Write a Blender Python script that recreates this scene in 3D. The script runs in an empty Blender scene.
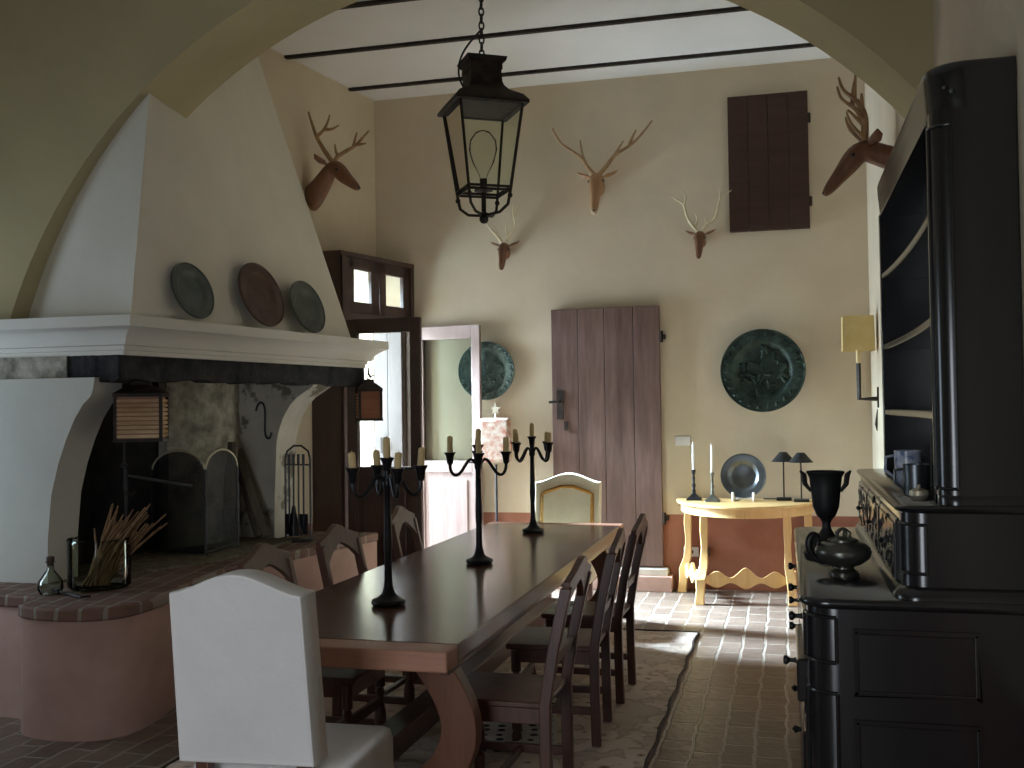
import bpy, bmesh, math, random
from math import sin, cos, pi, radians, sqrt
from mathutils import Vector, Matrix
random.seed(7)
sc = bpy.context.scene
COL = sc.collection

# ---------------------------------------------------------------- camera
F_PX, YAW, PITCH, ROLL = 1050.0, radians(14.6), radians(1.36), 0.014
fw = Vector((-sin(YAW)*cos(PITCH), cos(YAW)*cos(PITCH), sin(PITCH)))
r0 = Vector((cos(YAW), sin(YAW), 0)); u0 = r0.cross(fw)
rt = r0*cos(ROLL) - u0*sin(ROLL); up = u0*cos(ROLL) + r0*sin(ROLL)
cam_d = bpy.data.cameras.new('camera'); cam = bpy.data.objects.new('camera', cam_d); COL.objects.link(cam)
cam_d.sensor_width = 36.0; cam_d.lens = F_PX/1024*36.0; cam_d.clip_start = .05
m = Matrix((rt, up, -fw)).transposed().to_4x4(); m.translation = (0, 0, 1.6); cam.matrix_world = m
sc.camera = cam

# ---------------------------------------------------------------- world, daylight, exposure
w = bpy.data.worlds.new('sky'); sc.world = w; w.use_nodes = True
bg = w.node_tree.nodes['Background']; bg.inputs[0].default_value = (.80, .90, 1.0, 1); bg.inputs[1].default_value = 0.8

def window_light(name, loc, direction, sx, sy, power, color, spread=180):
    l = bpy.data.lights.new(name, 'AREA'); l.shape = 'RECTANGLE'; l.size = sx; l.size_y = sy; l.energy = power; l.color = color; l.spread = radians(spread)
    o = bpy.data.objects.new(name, l); COL.objects.link(o); o.location = loc
    o.rotation_euler = Vector(direction).to_track_quat('-Z', 'Y').to_euler(); return o
window_light('daylight_garden_door', (-4.75, 8.78, 1.3), (1, -.03, -.12), .95, 2.1, 245, (.66, .83, 1.0))
window_light('daylight_garden_sky', (-7.6, 9.3, 4.3), (1, -.06, -.60), 2.0, 1.6, 1900, (.64, .83, 1.0), 75)
window_light('daylight_garden_glare', (-7.6, 10.6, 4.5), (1, -.44, -.60), 1.4, 1.2, 2000, (.64, .82, 1.0), 60)
window_light('daylight_side_window', (-5.42, 4.3, 1.5), (1, .02, -.08), .9, 1.6, 17, (.66, .83, 1.0))
window_light('daylight_back_window', (-1.25, -.50, 1.1), (-.05, 1, -.03), 1.1, 2.0, 40, (.86, .92, 1.0))
vs = sc.view_settings
vs.view_transform = 'Standard'; vs.look = 'None'; vs.gamma = 1.0; vs.use_curve_mapping = False; vs.exposure = 0.0
sc.cycles.use_denoising = True
sc.cycles.max_bounces = 10; sc.cycles.diffuse_bounces = 6; sc.cycles.transparent_max_bounces = 24
sc.cycles.sample_clamp_indirect = 6.0; sc.cycles.caustics_reflective = False; sc.cycles.caustics_refractive = False

# ---------------------------------------------------------------- materials
MATS = {}
def nt(name):
    m = bpy.data.materials.new(name); m.use_nodes = True; t = m.node_tree
    b = t.nodes['Principled BSDF']; MATS[name] = m; return m, t, b
def ramp(t, fac, stops):
    r = t.nodes.new('ShaderNodeValToRGB'); e = r.color_ramp.elements
    e[0].position, e[0].color = stops[0][0], (*stops[0][1], 1); e[1].position, e[1].color = stops[-1][0], (*stops[-1][1], 1)
    for p, c in stops[1:-1]:
        q = e.new(p); q.color = (*c, 1)
    t.links.new(fac, r.inputs[0]); return r.outputs[0]
def coords(t, scale=(1, 1, 1)):
    c = t.nodes.new('ShaderNodeTexCoord'); mp = t.nodes.new('ShaderNodeMapping'); mp.inputs['Scale'].default_value = scale
    t.links.new(c.outputs['Object'], mp.inputs[0]); return mp.outputs[0]
def noise(t, vec, scale, detail=4, rough=.6):
    n = t.nodes.new('ShaderNodeTexNoise'); n.inputs['Scale'].default_value = scale; n.inputs['Detail'].default_value = detail
    n.inputs['Roughness'].default_value = rough; t.links.new(vec, n.inputs['Vector']); return n.outputs[0]
def bump(t, b, h, strength, dist=.01):
    n = t.nodes.new('ShaderNodeBump'); n.inputs['Strength'].default_value = strength; n.inputs['Distance'].default_value = dist
    t.links.new(h, n.inputs['Height']); t.links.new(n.outputs[0], b.inputs['Normal'])
def mix(t, fac, a, b_):
    x = t.nodes.new('ShaderNodeMix'); x.data_type = 'RGBA'
    if hasattr(fac, 'links'): t.links.new(fac, x.inputs[0])
    else: x.inputs[0].default_value = fac
    for k, v in ((6, a), (7, b_)):
        if hasattr(v, 'links'): t.links.new(v, x.inputs[k])
        else: x.inputs[k].default_value = (*v, 1)
    return x.outputs[2]
def mottled(name, c1, c2, scale=6, rough=.8, metal=0, bmp=.1, stretch=(1, 1, 1), spec=.4, sheen=0):
    m, t, b = nt(name); v = coords(t, stretch); n = noise(t, v, scale)
    t.links.new(ramp(t, n, [(.32, c1), (.68, c2)]), b.inputs['Base Color'])
    b.inputs['Roughness'].default_value = rough; b.inputs['Metallic'].default_value = metal
    b.inputs['Specular IOR Level'].default_value = spec
    if sheen: b.inputs['Sheen Weight'].default_value = sheen
    if bmp: bump(t, b, noise(t, v, scale*5), bmp)
    return m
def step(t, val, edge):
    x = t.nodes.new('ShaderNodeMath'); x.operation = 'LESS_THAN'; x.inputs[1].default_value = edge; t.links.new(val, x.inputs[0]); return x.outputs[0]
def painted_wall(name, c1, c2, dado_h=None):
    m, t, b = nt(name); v = coords(t); n = noise(t, v, 1.3, 5)
    col = ramp(t, n, [(.3, c1), (.7, c2)])
    if dado_h:
        s = t.nodes.new('ShaderNodeSeparateXYZ'); t.links.new(v, s.inputs[0])
        red = ramp(t, noise(t, v, 2.5, 5), [(.3, (.27, .115, .075)), (.7, (.36, .165, .115))])
        col = mix(t, step(t, s.outputs[2], dado_h), col, red)
    t.links.new(col, b.inputs['Base Color']); b.inputs['Roughness'].default_value = .92; b.inputs['Specular IOR Level'].default_value = .15
    bump(t, b, noise(t, v, 9, 6), .25, .012); return m
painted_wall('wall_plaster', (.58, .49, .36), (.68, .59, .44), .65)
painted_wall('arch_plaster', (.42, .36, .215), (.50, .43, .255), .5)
painted_wall('hood_plaster', (.65, .62, .53), (.75, .72, .63))
painted_wall('pier_plaster', (.49, .48, .43), (.57, .56, .50))
def stained():
    m, t, b = nt('stained_plaster'); v = coords(t); n = noise(t, v, 2.6, 6, .62)
    base = ramp(t, noise(t, v, 5, 5), [(.3, (.47, .45, .39)), (.7, (.58, .56, .49))])
    t.links.new(mix(t, ramp(t, n, [(.56, (0, 0, 0)), (.60, (1, 1, 1))]), base, (.20, .18, .14)), b.inputs['Base Color']); b.inputs['Roughness'].default_value = .95; b.inputs['Specular IOR Level'].default_value = .1
    bump(t, b, n, .4, .02)
stained()
painted_wall('mantel_paint', (.66, .64, .56), (.74, .72, .66))
painted_wall('white_ceiling', (.74, .73, .70), (.80, .79, .77))
mottled('red_plaster', (.35, .215, .175), (.46, .30, .25), 2.2, .85, bmp=.15, spec=.2)
mottled('soot', (.006, .006, .008), (.03, .028, .026), 4, .9, bmp=.4, spec=.15)
mottled('sooty_beam', (.008, .009, .012), (.045, .043, .042), 9, .8, bmp=.6, spec=.2)
mottled('flaking_plaster', (.16, .15, .12), (.52, .48, .40), 9, .95, bmp=.6, spec=.1)
mottled('ash', (.10, .085, .06), (.22, .19, .14), 20, .95, bmp=.3, spec=.1)

def brick_mat(name, c1, c2, mort, bw, rh, ms, rough, b_s=.5, rot=0):
    m, t, b = nt(name); c = t.nodes.new('ShaderNodeTexCoord'); mp = t.nodes.new('ShaderNodeMapping'); mp.inputs['Rotation'].default_value = (0, 0, rot)
    t.links.new(c.outputs['Object'], mp.inputs[0]); v0 = mp.outputs[0]
    wob = t.nodes.new('ShaderNodeTexNoise'); wob.inputs['Scale'].default_value = 7; t.links.new(v0, wob.inputs['Vector'])
    va = t.nodes.new('ShaderNodeVectorMath'); va.operation = 'MULTIPLY_ADD'; va.inputs[1].default_value = (.045, .045, .045)
    t.links.new(wob.outputs['Color'], va.inputs[0]); t.links.new(v0, va.inputs[2]); v = va.outputs[0]
    br = t.nodes.new('ShaderNodeTexBrick'); br.inputs['Scale'].default_value = 1
    br.inputs['Brick Width'].default_value = bw; br.inputs['Row Height'].default_value = rh; br.inputs['Mortar Size'].default_value = ms
    br.inputs['Mortar Smooth'].default_value = .4; br.inputs['Bias'].default_value = -.1
    for k, cc in (('Color1', c1), ('Color2', c2), ('Mortar', mort)): br.inputs[k].default_value = (*cc, 1)
    t.links.new(v, br.inputs['Vector'])
    n = noise(t, v, 14, 5); col = mix(t, .35, br.outputs['Color'], ramp(t, n, [(.3, c1), (.7, c2)]))
    t.links.new(mix(t, br.outputs['Fac'], col, mort), b.inputs['Base Color'])
    b.inputs['Roughness'].default_value = rough; b.inputs['Specular IOR Level'].default_value = .5
    h = t.nodes.new('ShaderNodeMath'); h.operation = 'SUBTRACT'; t.links.new(n, h.inputs[0]); t.links.new(br.outputs['Fac'], h.inputs[1])
    bump(t, b, h.outputs[0], b_s, .012); return m
brick_mat('floor_brick', (.10, .072, .054), (.185, .14, .108), (.26, .225, .185), .29, .145, .010, .34, rot=radians(90))
brick_mat('hearth_brick', (.13, .065, .045), (.20, .11, .08), (.24, .20, .16), .24, .12, .012, .8, rot=radians(80))

def wood(name, c1, c2, axis='x', rough=.45, scale=5, spec=.5, bmp=.08):
    st = {'x': (.12, 1, 1), 'y': (1, .12, 1), 'z': (1, 1, .12)}[axis]
    m, t, b = nt(name); v = coords(t, st); n = noise(t, v, scale*3, 6, .65); n2 = noise(t, v, scale*14, 3)
    base = ramp(t, n, [(.3, c1), (.7, c2)]); t.links.new(mix(t, .25, base, ramp(t, n2, [(.35, c1), (.65, c2)])), b.inputs['Base Color'])
    b.inputs['Roughness'].default_value = rough; b.inputs['Specular IOR Level'].default_value = spec; bump(t, b, n2, bmp, .004); return m
wood('table_wood', (.075, .032, .023), (.16, .072, .047), 'y', .2, 5, .7, .05)
wood('table_end_wood', (.36, .165, .105), (.48, .245, .16), 'x', .4)
wood('trestle_wood', (.12, .042, .02), (.20, .08, .038), 'z', .4)
wood('chair_wood', (.060, .024, .016), (.14, .058, .037), 'z', .38)
wood('door_wood', (.075, .040, .032), (.19, .115, .095), 'z', .55, 2.2, .35, .2)
wood('hatch_wood', (.045, .022, .016), (.075, .040, .030), 'x', .7, 4, .25)
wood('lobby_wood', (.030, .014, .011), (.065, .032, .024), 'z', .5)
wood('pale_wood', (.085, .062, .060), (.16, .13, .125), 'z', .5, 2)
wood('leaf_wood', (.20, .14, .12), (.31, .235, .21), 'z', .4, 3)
wood('console_wood', (.58, .36, .13), (.74, .50, .22), 'z', .4, 4)
wood('slat_wood', (.22, .075, .03), (.36, .15, .07), 'x', .5)
wood('log_wood', (.07, .055, .04), (.17, .14, .10), 'z', .9)
wood('carved_wood', (.30, .14, .06), (.46, .26, .13), 'z', .5, 5)
mottled('pale_muzzle', (.42, .30, .18), (.56, .42, .28), 8, .6, bmp=.05)
wood('dark_carved_wood', (.13, .052, .024), (.22, .095, .045), 'z', .5, 5)
wood('ebony', (.0085, .009, .011), (.016, .0165, .019), 'z', .24, 4, .6, .05)
mottled('antler', (.52, .42, .25), (.68, .58, .38), 12, .55, bmp=.1)
mottled('brown_antler', (.24, .13, .06), (.42, .27, .13), 12, .55, bmp=.1)
mottled('iron', (.010, .010, .012), (.025, .025, .028), 20, .34, .5, .08)
mottled('rusty_iron', (.012, .010, .009), (.045, .030, .022), 14, .6, .4, .2)
mottled('brass_rim', (.60, .54, .38), (.74, .68, .52), 20, .4, .5, .05)
mottled('bronze_patina', (.012, .022, .018), (.055, .085, .070), 9, .42, .55, .5)
mottled('green_patina', (.075, .12, .11), (.15, .21, .19), 14, .5, .35, .5)
mottled('grey_pewter', (.07, .085, .078), (.125, .135, .125), 8, .45, .6, .08)
mottled('bright_pewter', (.10, .115, .125), (.19, .21, .22), 6, .32, .8, .05)
mottled('dark_pewter', (.11, .112, .095), (.22, .215, .18), 8, .3, .75, .08)
mottled('dull_copper', (.07, .042, .032), (.125, .078, .058), 8, .5, .4, .1)
mottled('white_linen', (.70, .685, .67), (.80, .79, .77), 2.2, .95, bmp=.45, spec=.1, sheen=.2)
mottled('cream_cloth', (.78, .71, .52), (.86, .80, .62), 8, .9, bmp=.1, spec=.15)
mottled('ochre_braid', (.40, .20, .04), (.50, .27, .06), 30, .8, bmp=.2)
mottled('wax_cream', (.72, .52, .24), (.80, .62, .32), 12, .5, bmp=.05)
mottled('wax_white', (.85, .84, .80), (.90, .89, .86), 12, .5, bmp=.02)
mottled('black_paint', (.010, .010, .011), (.02, .02, .02), 8, .5, bmp=.05)
mottled('plastic_white', (.75, .75, .73), (.82, .82, .80), 4, .35, bmp=0)
mottled('shade_parchment', (.66, .50, .20), (.74, .58, .27), 10, .8, bmp=.05)
mottled('dried_stems', (.13, .07, .035), (.30, .17, .08), 18, .9, bmp=.3)
mottled('blue_white_glaze', (.10, .16, .36), (.74, .78, .84), 24, .2, bmp=.02)
mottled('red_blue_glaze', (.08, .11, .30), (.55, .30, .26), 14, .2, bmp=.02)
mottled('stone', (.42, .38, .32), (.52, .48, .42), 8, .8, bmp=.1)
mottled('floral_parchment', (.62, .58, .48), (.38, .12, .07), 17, .8, bmp=0)
mottled('papered_slats', (.38, .21, .10), (.78, .58, .34), 7, .7, bmp=0, stretch=(.3, .3, 1))
def glass(name, tint=(1, 1, 1), refl=.1):
    m, t, b = nt(name); t.nodes.remove(b)
    tr = t.nodes.new('ShaderNodeBsdfTransparent'); tr.inputs[0].default_value = (*tint, 1)
    gl = t.nodes.new('ShaderNodeBsdfGlossy'); gl.inputs['Roughness'].default_value = .03
    fr = t.nodes.new('ShaderNodeLayerWeight'); fr.inputs[0].default_value = refl
    mx = t.nodes.new('ShaderNodeMixShader'); t.links.new(fr.outputs['Fresnel'], mx.inputs[0]); t.links.new(tr.outputs[0], mx.inputs[1]); t.links.new(gl.outputs[0], mx.inputs[2])
    t.links.new(mx.outputs[0], t.nodes['Material Output'].inputs[0]); return m
glass('pane_glass', (.93, .97, .96), .12); glass('jar_glass', (.86, .90, .86), .16); glass('bulb_glass', (.97, .97, .96), .09)
glass('old_glass', (.91, .95, .91), .1)
# wire gauze of the fire screen: fine open mesh
m_, t_, b_ = nt('wire_gauze'); b_.inputs['Base Color'].default_value = (.012, .012, .013, 1); b_.inputs['Roughness'].default_value = .6; b_.inputs['Alpha'].default_value = .62
eb = MATS['ebony'].node_tree.nodes['Principled BSDF']; eb.inputs['Coat Weight'].default_value = .6; eb.inputs['Coat Roughness'].default_value = .16
# rug
def rug_mat():
    m, t, b = nt('rug_weave'); v = coords(t)
    s = t.nodes.new('ShaderNodeSeparateXYZ'); t.links.new(v, s.inputs[0])
    n1 = noise(t, v, 2.2, 5); base = ramp(t, n1, [(.3, (.58, .47, .37)), (.5, (.70, .60, .50)), (.7, (.78, .70, .61))])
    vo = t.nodes.new('ShaderNodeTexVoronoi'); vo.inputs['Scale'].default_value = 5.5; vo.feature = 'F1'; t.links.new(v, vo.inputs['Vector'])
    n2 = noise(t, v, 13, 3); ad = t.nodes.new('ShaderNodeMath'); ad.operation = 'MULTIPLY'; t.links.new(vo.outputs['Distance'], ad.inputs[0]); t.links.new(n2, ad.inputs[1])
    mask = ramp(t, ad.outputs[0], [(.02, (.9, .9, .9)), (.075, (0, 0, 0)), (.22, (0, 0, 0)), (.265, (.5, .5, .5)), (.33, (.2, .2, .2))])
    col = mix(t, mask, base, (.20, .10, .06))
    t.links.new(col, b.inputs['Base Color']); b.inputs['Roughness'].default_value = .98; b.inputs['Specular IOR Level'].default_value = .1
    bump(t, b, noise(t, v, 60, 2), .3, .006)
rug_mat()
def dots_mat():
    m, t, b = nt('dotted_weave'); v = coords(t, (13, 13, 13)); vo = t.nodes.new('ShaderNodeTexVoronoi'); vo.inputs['Scale'].default_value = 1; vo.inputs['Randomness'].default_value = .25
    t.links.new(v, vo.inputs['Vector']); t.links.new(ramp(t, vo.outputs['Distance'], [(.24, (.03, .03, .03)), (.30, (.66, .63, .58))]), b.inputs['Base Color']); b.inputs['Roughness'].default_value = .95
dots_mat()

# ---------------------------------------------------------------- mesh helpers
class MB:
    """collects shapes and links them as one mesh object"""
    def __init__(s): s.bm = bmesh.new(); s.T = Matrix.Identity(4)
    def v(s, p): return s.bm.verts.new(s.T @ Vector(p))
    def face(s, vs):
        try: return s.bm.faces.new(vs)
        except ValueError: return None
    def box(s, a, b):
        xs = (min(a[0], b[0]), max(a[0], b[0])); ys = (min(a[1], b[1]), max(a[1], b[1])); zs = (min(a[2], b[2]), max(a[2], b[2]))
        q = [s.v((x, y, z)) for z in zs for y in ys for x in xs]
        for f in ((0, 2, 3, 1), (4, 5, 7, 6), (0, 1, 5, 4), (2, 6, 7, 3), (0, 4, 6, 2), (1, 3, 7, 5)): s.face([q[i] for i in f])
        return s
    def loops(s, rings, cap=True, closed=True):
        R = [[s.v(p) for p in r] for r in rings]; n = len(R[0])
        for a, b in zip(R, R[1:]):
            for i in range(n if closed else n-1):
                j = (i+1) % n; s.face([a[i], a[j], b[j], b[i]])
        if cap and closed: s.face(R[0][::-1]); s.face(R[-1])
        return s
    def prism(s, poly, axis, a, b):
        def P(p, t): return (t, p[0], p[1]) if axis == 'x' else (p[0], t, p[1]) if axis == 'y' else (p[0], p[1], t)
        return s.loops([[P(p, a) for p in poly], [P(p, b) for p in poly]])
    def lathe(s, prof, c=(0, 0, 0), n=20, axis='z', ring=False):
        if ring: prof = list(prof)+[prof[0]]
        rings = []
        for r, z in prof:
            r = max(r, 1e-4); ring_ = []
            for i in range(n):
                t = 2*pi*i/n; x, y = r*cos(t), r*sin(t)
                p = {'z': (x, y, z), 'y': (x, z, y), 'x': (z, x, y)}[axis]; ring_.append((c[0]+p[0], c[1]+p[1], c[2]+p[2]))
            rings.append(ring_)
        return s.loops(rings, cap=not ring)
    def tube(s, pts, r, n=8, flat=1.0):
        pts = [Vector(p) for p in pts]; N = len(pts); rs = r if hasattr(r, '__len__') else [r]*N; rings = []; prev = None
        for i, p in enumerate(pts):
            d = (pts[min(i+1, N-1)]-pts[max(i-1, 0)]).normalized()
            if prev is None:
                prev = Vector((0, 0, 1)).cross(d)
                if prev.length < .05: prev = Vector((1, 0, 0)).cross(d)
            a = (prev - d*prev.dot(d)).normalized(); b = d.cross(a); prev = a
            rings.append([p + a*rs[i]*cos(2*pi*k/n) + b*rs[i]*flat*sin(2*pi*k/n) for k in range(n)])
        return s.loops(rings)
    def ball(s, c, r, n=12, sc=(1, 1, 1)):
        k = n//2
        return s.lathe2([(sin(pi*i/k), -cos(pi*i/k)) for i in range(k+1)], c, r, n, sc)
    def lathe2(s, prof, c, r, n, sc):
        rings = [[(c[0]+max(a, 1e-3)*r*sc[0]*cos(2*pi*i/n), c[1]+max(a, 1e-3)*r*sc[1]*sin(2*pi*i/n), c[2]+z*r*sc[2]) for i in range(n)] for a, z in prof]
        return s.loops(rings)
    def build(s, name, mat, parent=None, smooth=True, bevel=0, sub=0, loc=None, rotz=None, ang=40):
        bm = s.bm; bmesh.ops.remove_doubles(bm, verts=bm.verts[:], dist=1e-6)
        bmesh.ops.recalc_face_normals(bm, faces=bm.faces[:])
        me = bpy.data.meshes.new(name); bm.to_mesh(me); bm.free()
        me.materials.append(MATS[mat])
        o = bpy.data.objects.new(name, me); COL.objects.link(o)
        if parent: o.parent = parent
        if loc: o.location = loc
        if rotz is not None: o.rotation_euler = (0, 0, rotz)
        if smooth:
            for p in me.polygons: p.use_smooth = True
            try: me.set_sharp_from_angle(angle=radians(ang))
            except Exception: pass
        if bevel:
            q = o.modifiers.new('soft_edges', 'BEVEL'); q.width = bevel; q.segments = 2; q.limit_method = 'ANGLE'; q.angle_limit = radians(40)
        if sub:
            q = o.modifiers.new('smooth', 'SUBSURF'); q.levels = q.render_levels = sub
        return o
def tag(o, label, cat, group=None, kind=None):
    o['label'] = label; o['category'] = cat
    if group: o['group'] = group
    if kind: o['kind'] = kind
    return o
def thing(name, label, cat, loc=(0, 0, 0), rotz=0, group=None):
    o = bpy.data.objects.new(name, None); COL.objects.link(o); o.location = loc; o.rotation_euler = (0, 0, rotz); o.empty_display_size = .1
    return tag(o, label, cat, group)
def struct(o, label=None, cat=None):
    o['kind'] = 'structure'
    if label: o['label'] = label
    if cat: o['category'] = cat
    return o
def copy_tree(o, parent=None):
    c = o.copy(); COL.objects.link(c)
    if parent: c.parent = parent
    for ch in [x for x in bpy.data.objects if x.parent == o]: copy_tree(ch, c)
    return c
def arc(c, r, a0, a1, n): return [(c[0]+r*cos(radians(a0+(a1-a0)*i/n)), c[1]+r*sin(radians(a0+(a1-a0)*i/n))) for i in range(n+1)]
def bez(p, n=10):
    out = []
    for k in range(n+1):
        t = k/n; q = [Vector(x) for x in p]
        while len(q) > 1: q = [a*(1-t)+b*t for a, b in zip(q, q[1:])]
        out.append(q[0])
    return out

# ---------------------------------------------------------------- room shell
XR, YF, ZC = .70, 9.35, 4.57            # right wall, far wall, ceiling
def lw(y): return -3.76-(YF-y)*.1584     # the left wall of the far room runs at an angle
struct(MB().box((-6.0, -3, -.15), (1.2, 10.0, 0)).build('floor', 'floor_brick', smooth=False), 'brick paved floor with pale worn joints', 'floor')
struct(MB().box((-6.0, -3, ZC), (1.2, 10.0, ZC+.12)).build('ceiling', 'white_ceiling', smooth=False), 'white plastered ceiling crossed by thin dark beams', 'ceiling')
struct(MB().box((-4.12, YF, 0), (1.2, YF+.3, ZC)).build('wall_far', 'wall_plaster', smooth=False), 'beige plaster end wall with a red painted dado', 'wall')
struct(MB().box((XR, -3, 0), (XR+.3, YF, ZC)).build('wall_right', 'wall_plaster', smooth=False), 'beige plaster side wall behind the black dresser', 'wall')
# left wall of the far room with the garden doorway (y 8.1-9.28)
def lwp(y0, y1, z0, z1, mb, th=.35):
    mb.loops([[(lw(y0), y0, z), (lw(y1), y1, z), (lw(y1)-th, y1, z), (lw(y0)-th, y0, z)] for z in (z0, z1)])
mb = MB(); lwp(5.7, 8.37, 0, ZC, mb); lwp(8.37, 9.28, 2.90, ZC, mb); lwp(9.28, YF, 0, ZC, mb)
struct(mb.build('wall_left', 'wall_plaster', smooth=False), 'beige plaster side wall beside the fireplace with the garden doorway', 'wall')
# dividing wall with the round arch
AC, AR = (-1.627, 1.178), 2.931
pts = [(-6.0, 0), (AC[0]-AR, 0), (AC[0]-AR, AC[1])]
a_end = math.acos((XR-AC[0])/AR)
pts += [(AC[0]+AR*cos(pi-(pi-a_end)*i/64), AC[1]+AR*sin(pi-(pi-a_end)*i/64)) for i in range(1, 65)]
pts += [(XR, ZC), (-6.0, ZC)]
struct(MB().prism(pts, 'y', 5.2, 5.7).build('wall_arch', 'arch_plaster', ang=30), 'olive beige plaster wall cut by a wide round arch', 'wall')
# near room, mostly out of frame: window openings let the daylight in
def wall_with_hole(mb, axis, a0, a1, p0, p1, h, z=ZC):
    def B(u0, u1, z0, z1):
        if axis == 'x': mb.box((p0, u0, z0), (p1, u1, z1))
        else: mb.box((u0, p0, z0), (u1, p1, z1))
    B(a0, h[0], 0, z); B(h[1], a1, 0, z); B(h[0], h[1], 0, h[2]); B(h[0], h[1], h[3], z)
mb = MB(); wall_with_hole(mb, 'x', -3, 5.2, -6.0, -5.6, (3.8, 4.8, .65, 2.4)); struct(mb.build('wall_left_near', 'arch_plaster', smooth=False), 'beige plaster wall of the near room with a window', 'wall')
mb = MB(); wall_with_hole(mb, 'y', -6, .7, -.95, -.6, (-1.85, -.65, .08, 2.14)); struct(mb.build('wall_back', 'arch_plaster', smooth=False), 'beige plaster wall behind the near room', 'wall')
for y in (7.06, 7.95, 8.92):
    o = MB().box((lw(y)-.05, y-.022, ZC-.024), (XR+.02, y+.022, ZC+.02)).build('trim_beam', 'rusty_iron', smooth=False)
    struct(o, 'thin dark beam across the white ceiling ' + {7.06: 'nearest the arch', 7.95: 'in the middle', 8.92: 'nearest the end wall'}[y], 'beam')

# door in the far wall
d = MB()
xs = [-2.045, -1.80, -1.56, -1.30, -1.066]
for a, b in zip(xs, xs[1:]): d.box((a+.002, YF-.075, .20), (b-.002, YF-.012, 2.492))
door = struct(d.build('door_1', 'door_wood', smooth=False, bevel=.004), 'tall plain plank door of worn brown wood in the end wall', 'door')
h = MB(); h.box((-2.0, YF-.085, 1.50), (-1.94, YF-.07, 1.76)); h.tube([(-1.97, YF-.08, 1.66), (-1.97, YF-.13, 1.66), (-2.06, YF-.135, 1.655)], .011); h.box((-1.935, YF-.085, 1.40), (-1.90, YF-.07, 1.48))
h.build('door_handle', 'rusty_iron', door)
for z in (.62, 2.22):
    hb = MB(); hb.tube([(-1.055, YF-.06, z-.05), (-1.055, YF-.06, z+.05)], .018); hb.box((-1.05, YF-.05, z-.02), (-1.02, YF, z+.02)); hb.build('hinge', 'rusty_iron', door)
struct(MB().box((-2.10, YF-.16, .13), (-1.02, YF-.001, .185)).build('trim_threshold', 'stone', bevel=.006), 'pale stone sill under the plank door', 'sill')
struct(MB().box((-2.10, YF-.22, 0), (-.98, YF-.001, .13)).build('trim_step', 'red_plaster', bevel=.006), 'red painted step below the plank door', 'step')
# wooden hatch high on the wall
hm = thing('wall_hatch', 'dark brown wooden hatch high on the end wall above the bronze dish', 'hatch', (-.107, YF, 3.705))
mb = MB()
for k in range(4): mb.box((-.338+k*.169+.001, -.045, -.592), (-.338+(k+1)*.169-.001, -.003, .592))
mb.build('panel', 'hatch_wood', hm, smooth=False, bevel=.003)
for z in (-.36, .36): MB().tube([(.346, -.03, z-.04), (.346, -.03, z+.04)], .014).build('hinge', 'rusty_iron', hm)

# ---------------------------------------------------------------- timber draught lobby around the garden doorway
P0, P1 = Vector((-3.66, 8.32)), Vector((-3.40, 9.34))          # front plane of the lobby, near post to far post
dv = (P1-P0); L = dv.length; dv.normalize(); nv = Vector((dv.y, -dv.x))
def LP(u, v, z): q = P0+dv*u+nv*v; return (q.x, q.y, z)
def lobby_box(mb, u0, u1, v0, v1, z0, z1):
    mb.loops([[LP(u0, v0, z), LP(u1, v0, z), LP(u1, v1, z), LP(u0, v1, z)] for z in (z0, z1)])
lob = thing('door_lobby', 'dark timber door surround with two small transom panes beside the fireplace', 'door surround', (0, 0, 0)); lob['kind'] = 'structure'
mb = MB(); mb.loops([[(lw(8.28)+.003, 8.27, z), (P0.x, P0.y-.05, z), (P0.x, P0.y, z), (lw(8.34)+.003, 8.34, z)] for z in (0, 2.955)]); mb.build('side_panel', 'lobby_wood', lob, smooth=False)
mb = MB(); mb.loops([[(lw(8.27)+.003, 8.27, z), LP(-.05, .03, z), LP(L, .03, z), (lw(9.345)+.003, 9.345, z)] for z in (2.935, 2.975)]); mb.build('top_board', 'lobby_wood', lob, smooth=False)
mb = MB(); lobby_box(mb, -.03, .06, -.05, .03, 0, 2.935); lobby_box(mb, L-.05, L, -.05, .03, 0, 2.935); lobby_box(mb, -.03, L, -.05, .03, 2.385, 2.455); mb.build('frame', 'lobby_wood', lob, smooth=False, bevel=.005)
for u0, u1 in ((.06, .53), (.53, L-.05)):
    mb = MB(); zA, zB = 2.455, 2.935; sA, sB = (.10, .12) if u0 < .1 else (.10, .10)
    lobby_box(mb, u0+.004, u0+sA, -.03, .01, zA, zB); lobby_box(mb, u1-sB, u1-.004, -.03, .01, zA, zB)
    lobby_box(mb, u0+.004, u1-.004, -.03, .01, zA, zA+.10); lobby_box(mb, u0+.004, u1-.004, -.03, .01, zB-.10, zB)
    f = mb.build('transom_sash', 'lobby_wood', lob, smooth=False, bevel=.004)
    g = MB(); lobby_box(g, u0+sA, u1-sB, -.012, -.008, zA+.10, zB-.10); g.build('pane', 'pane_glass', f, smooth=False)
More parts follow.
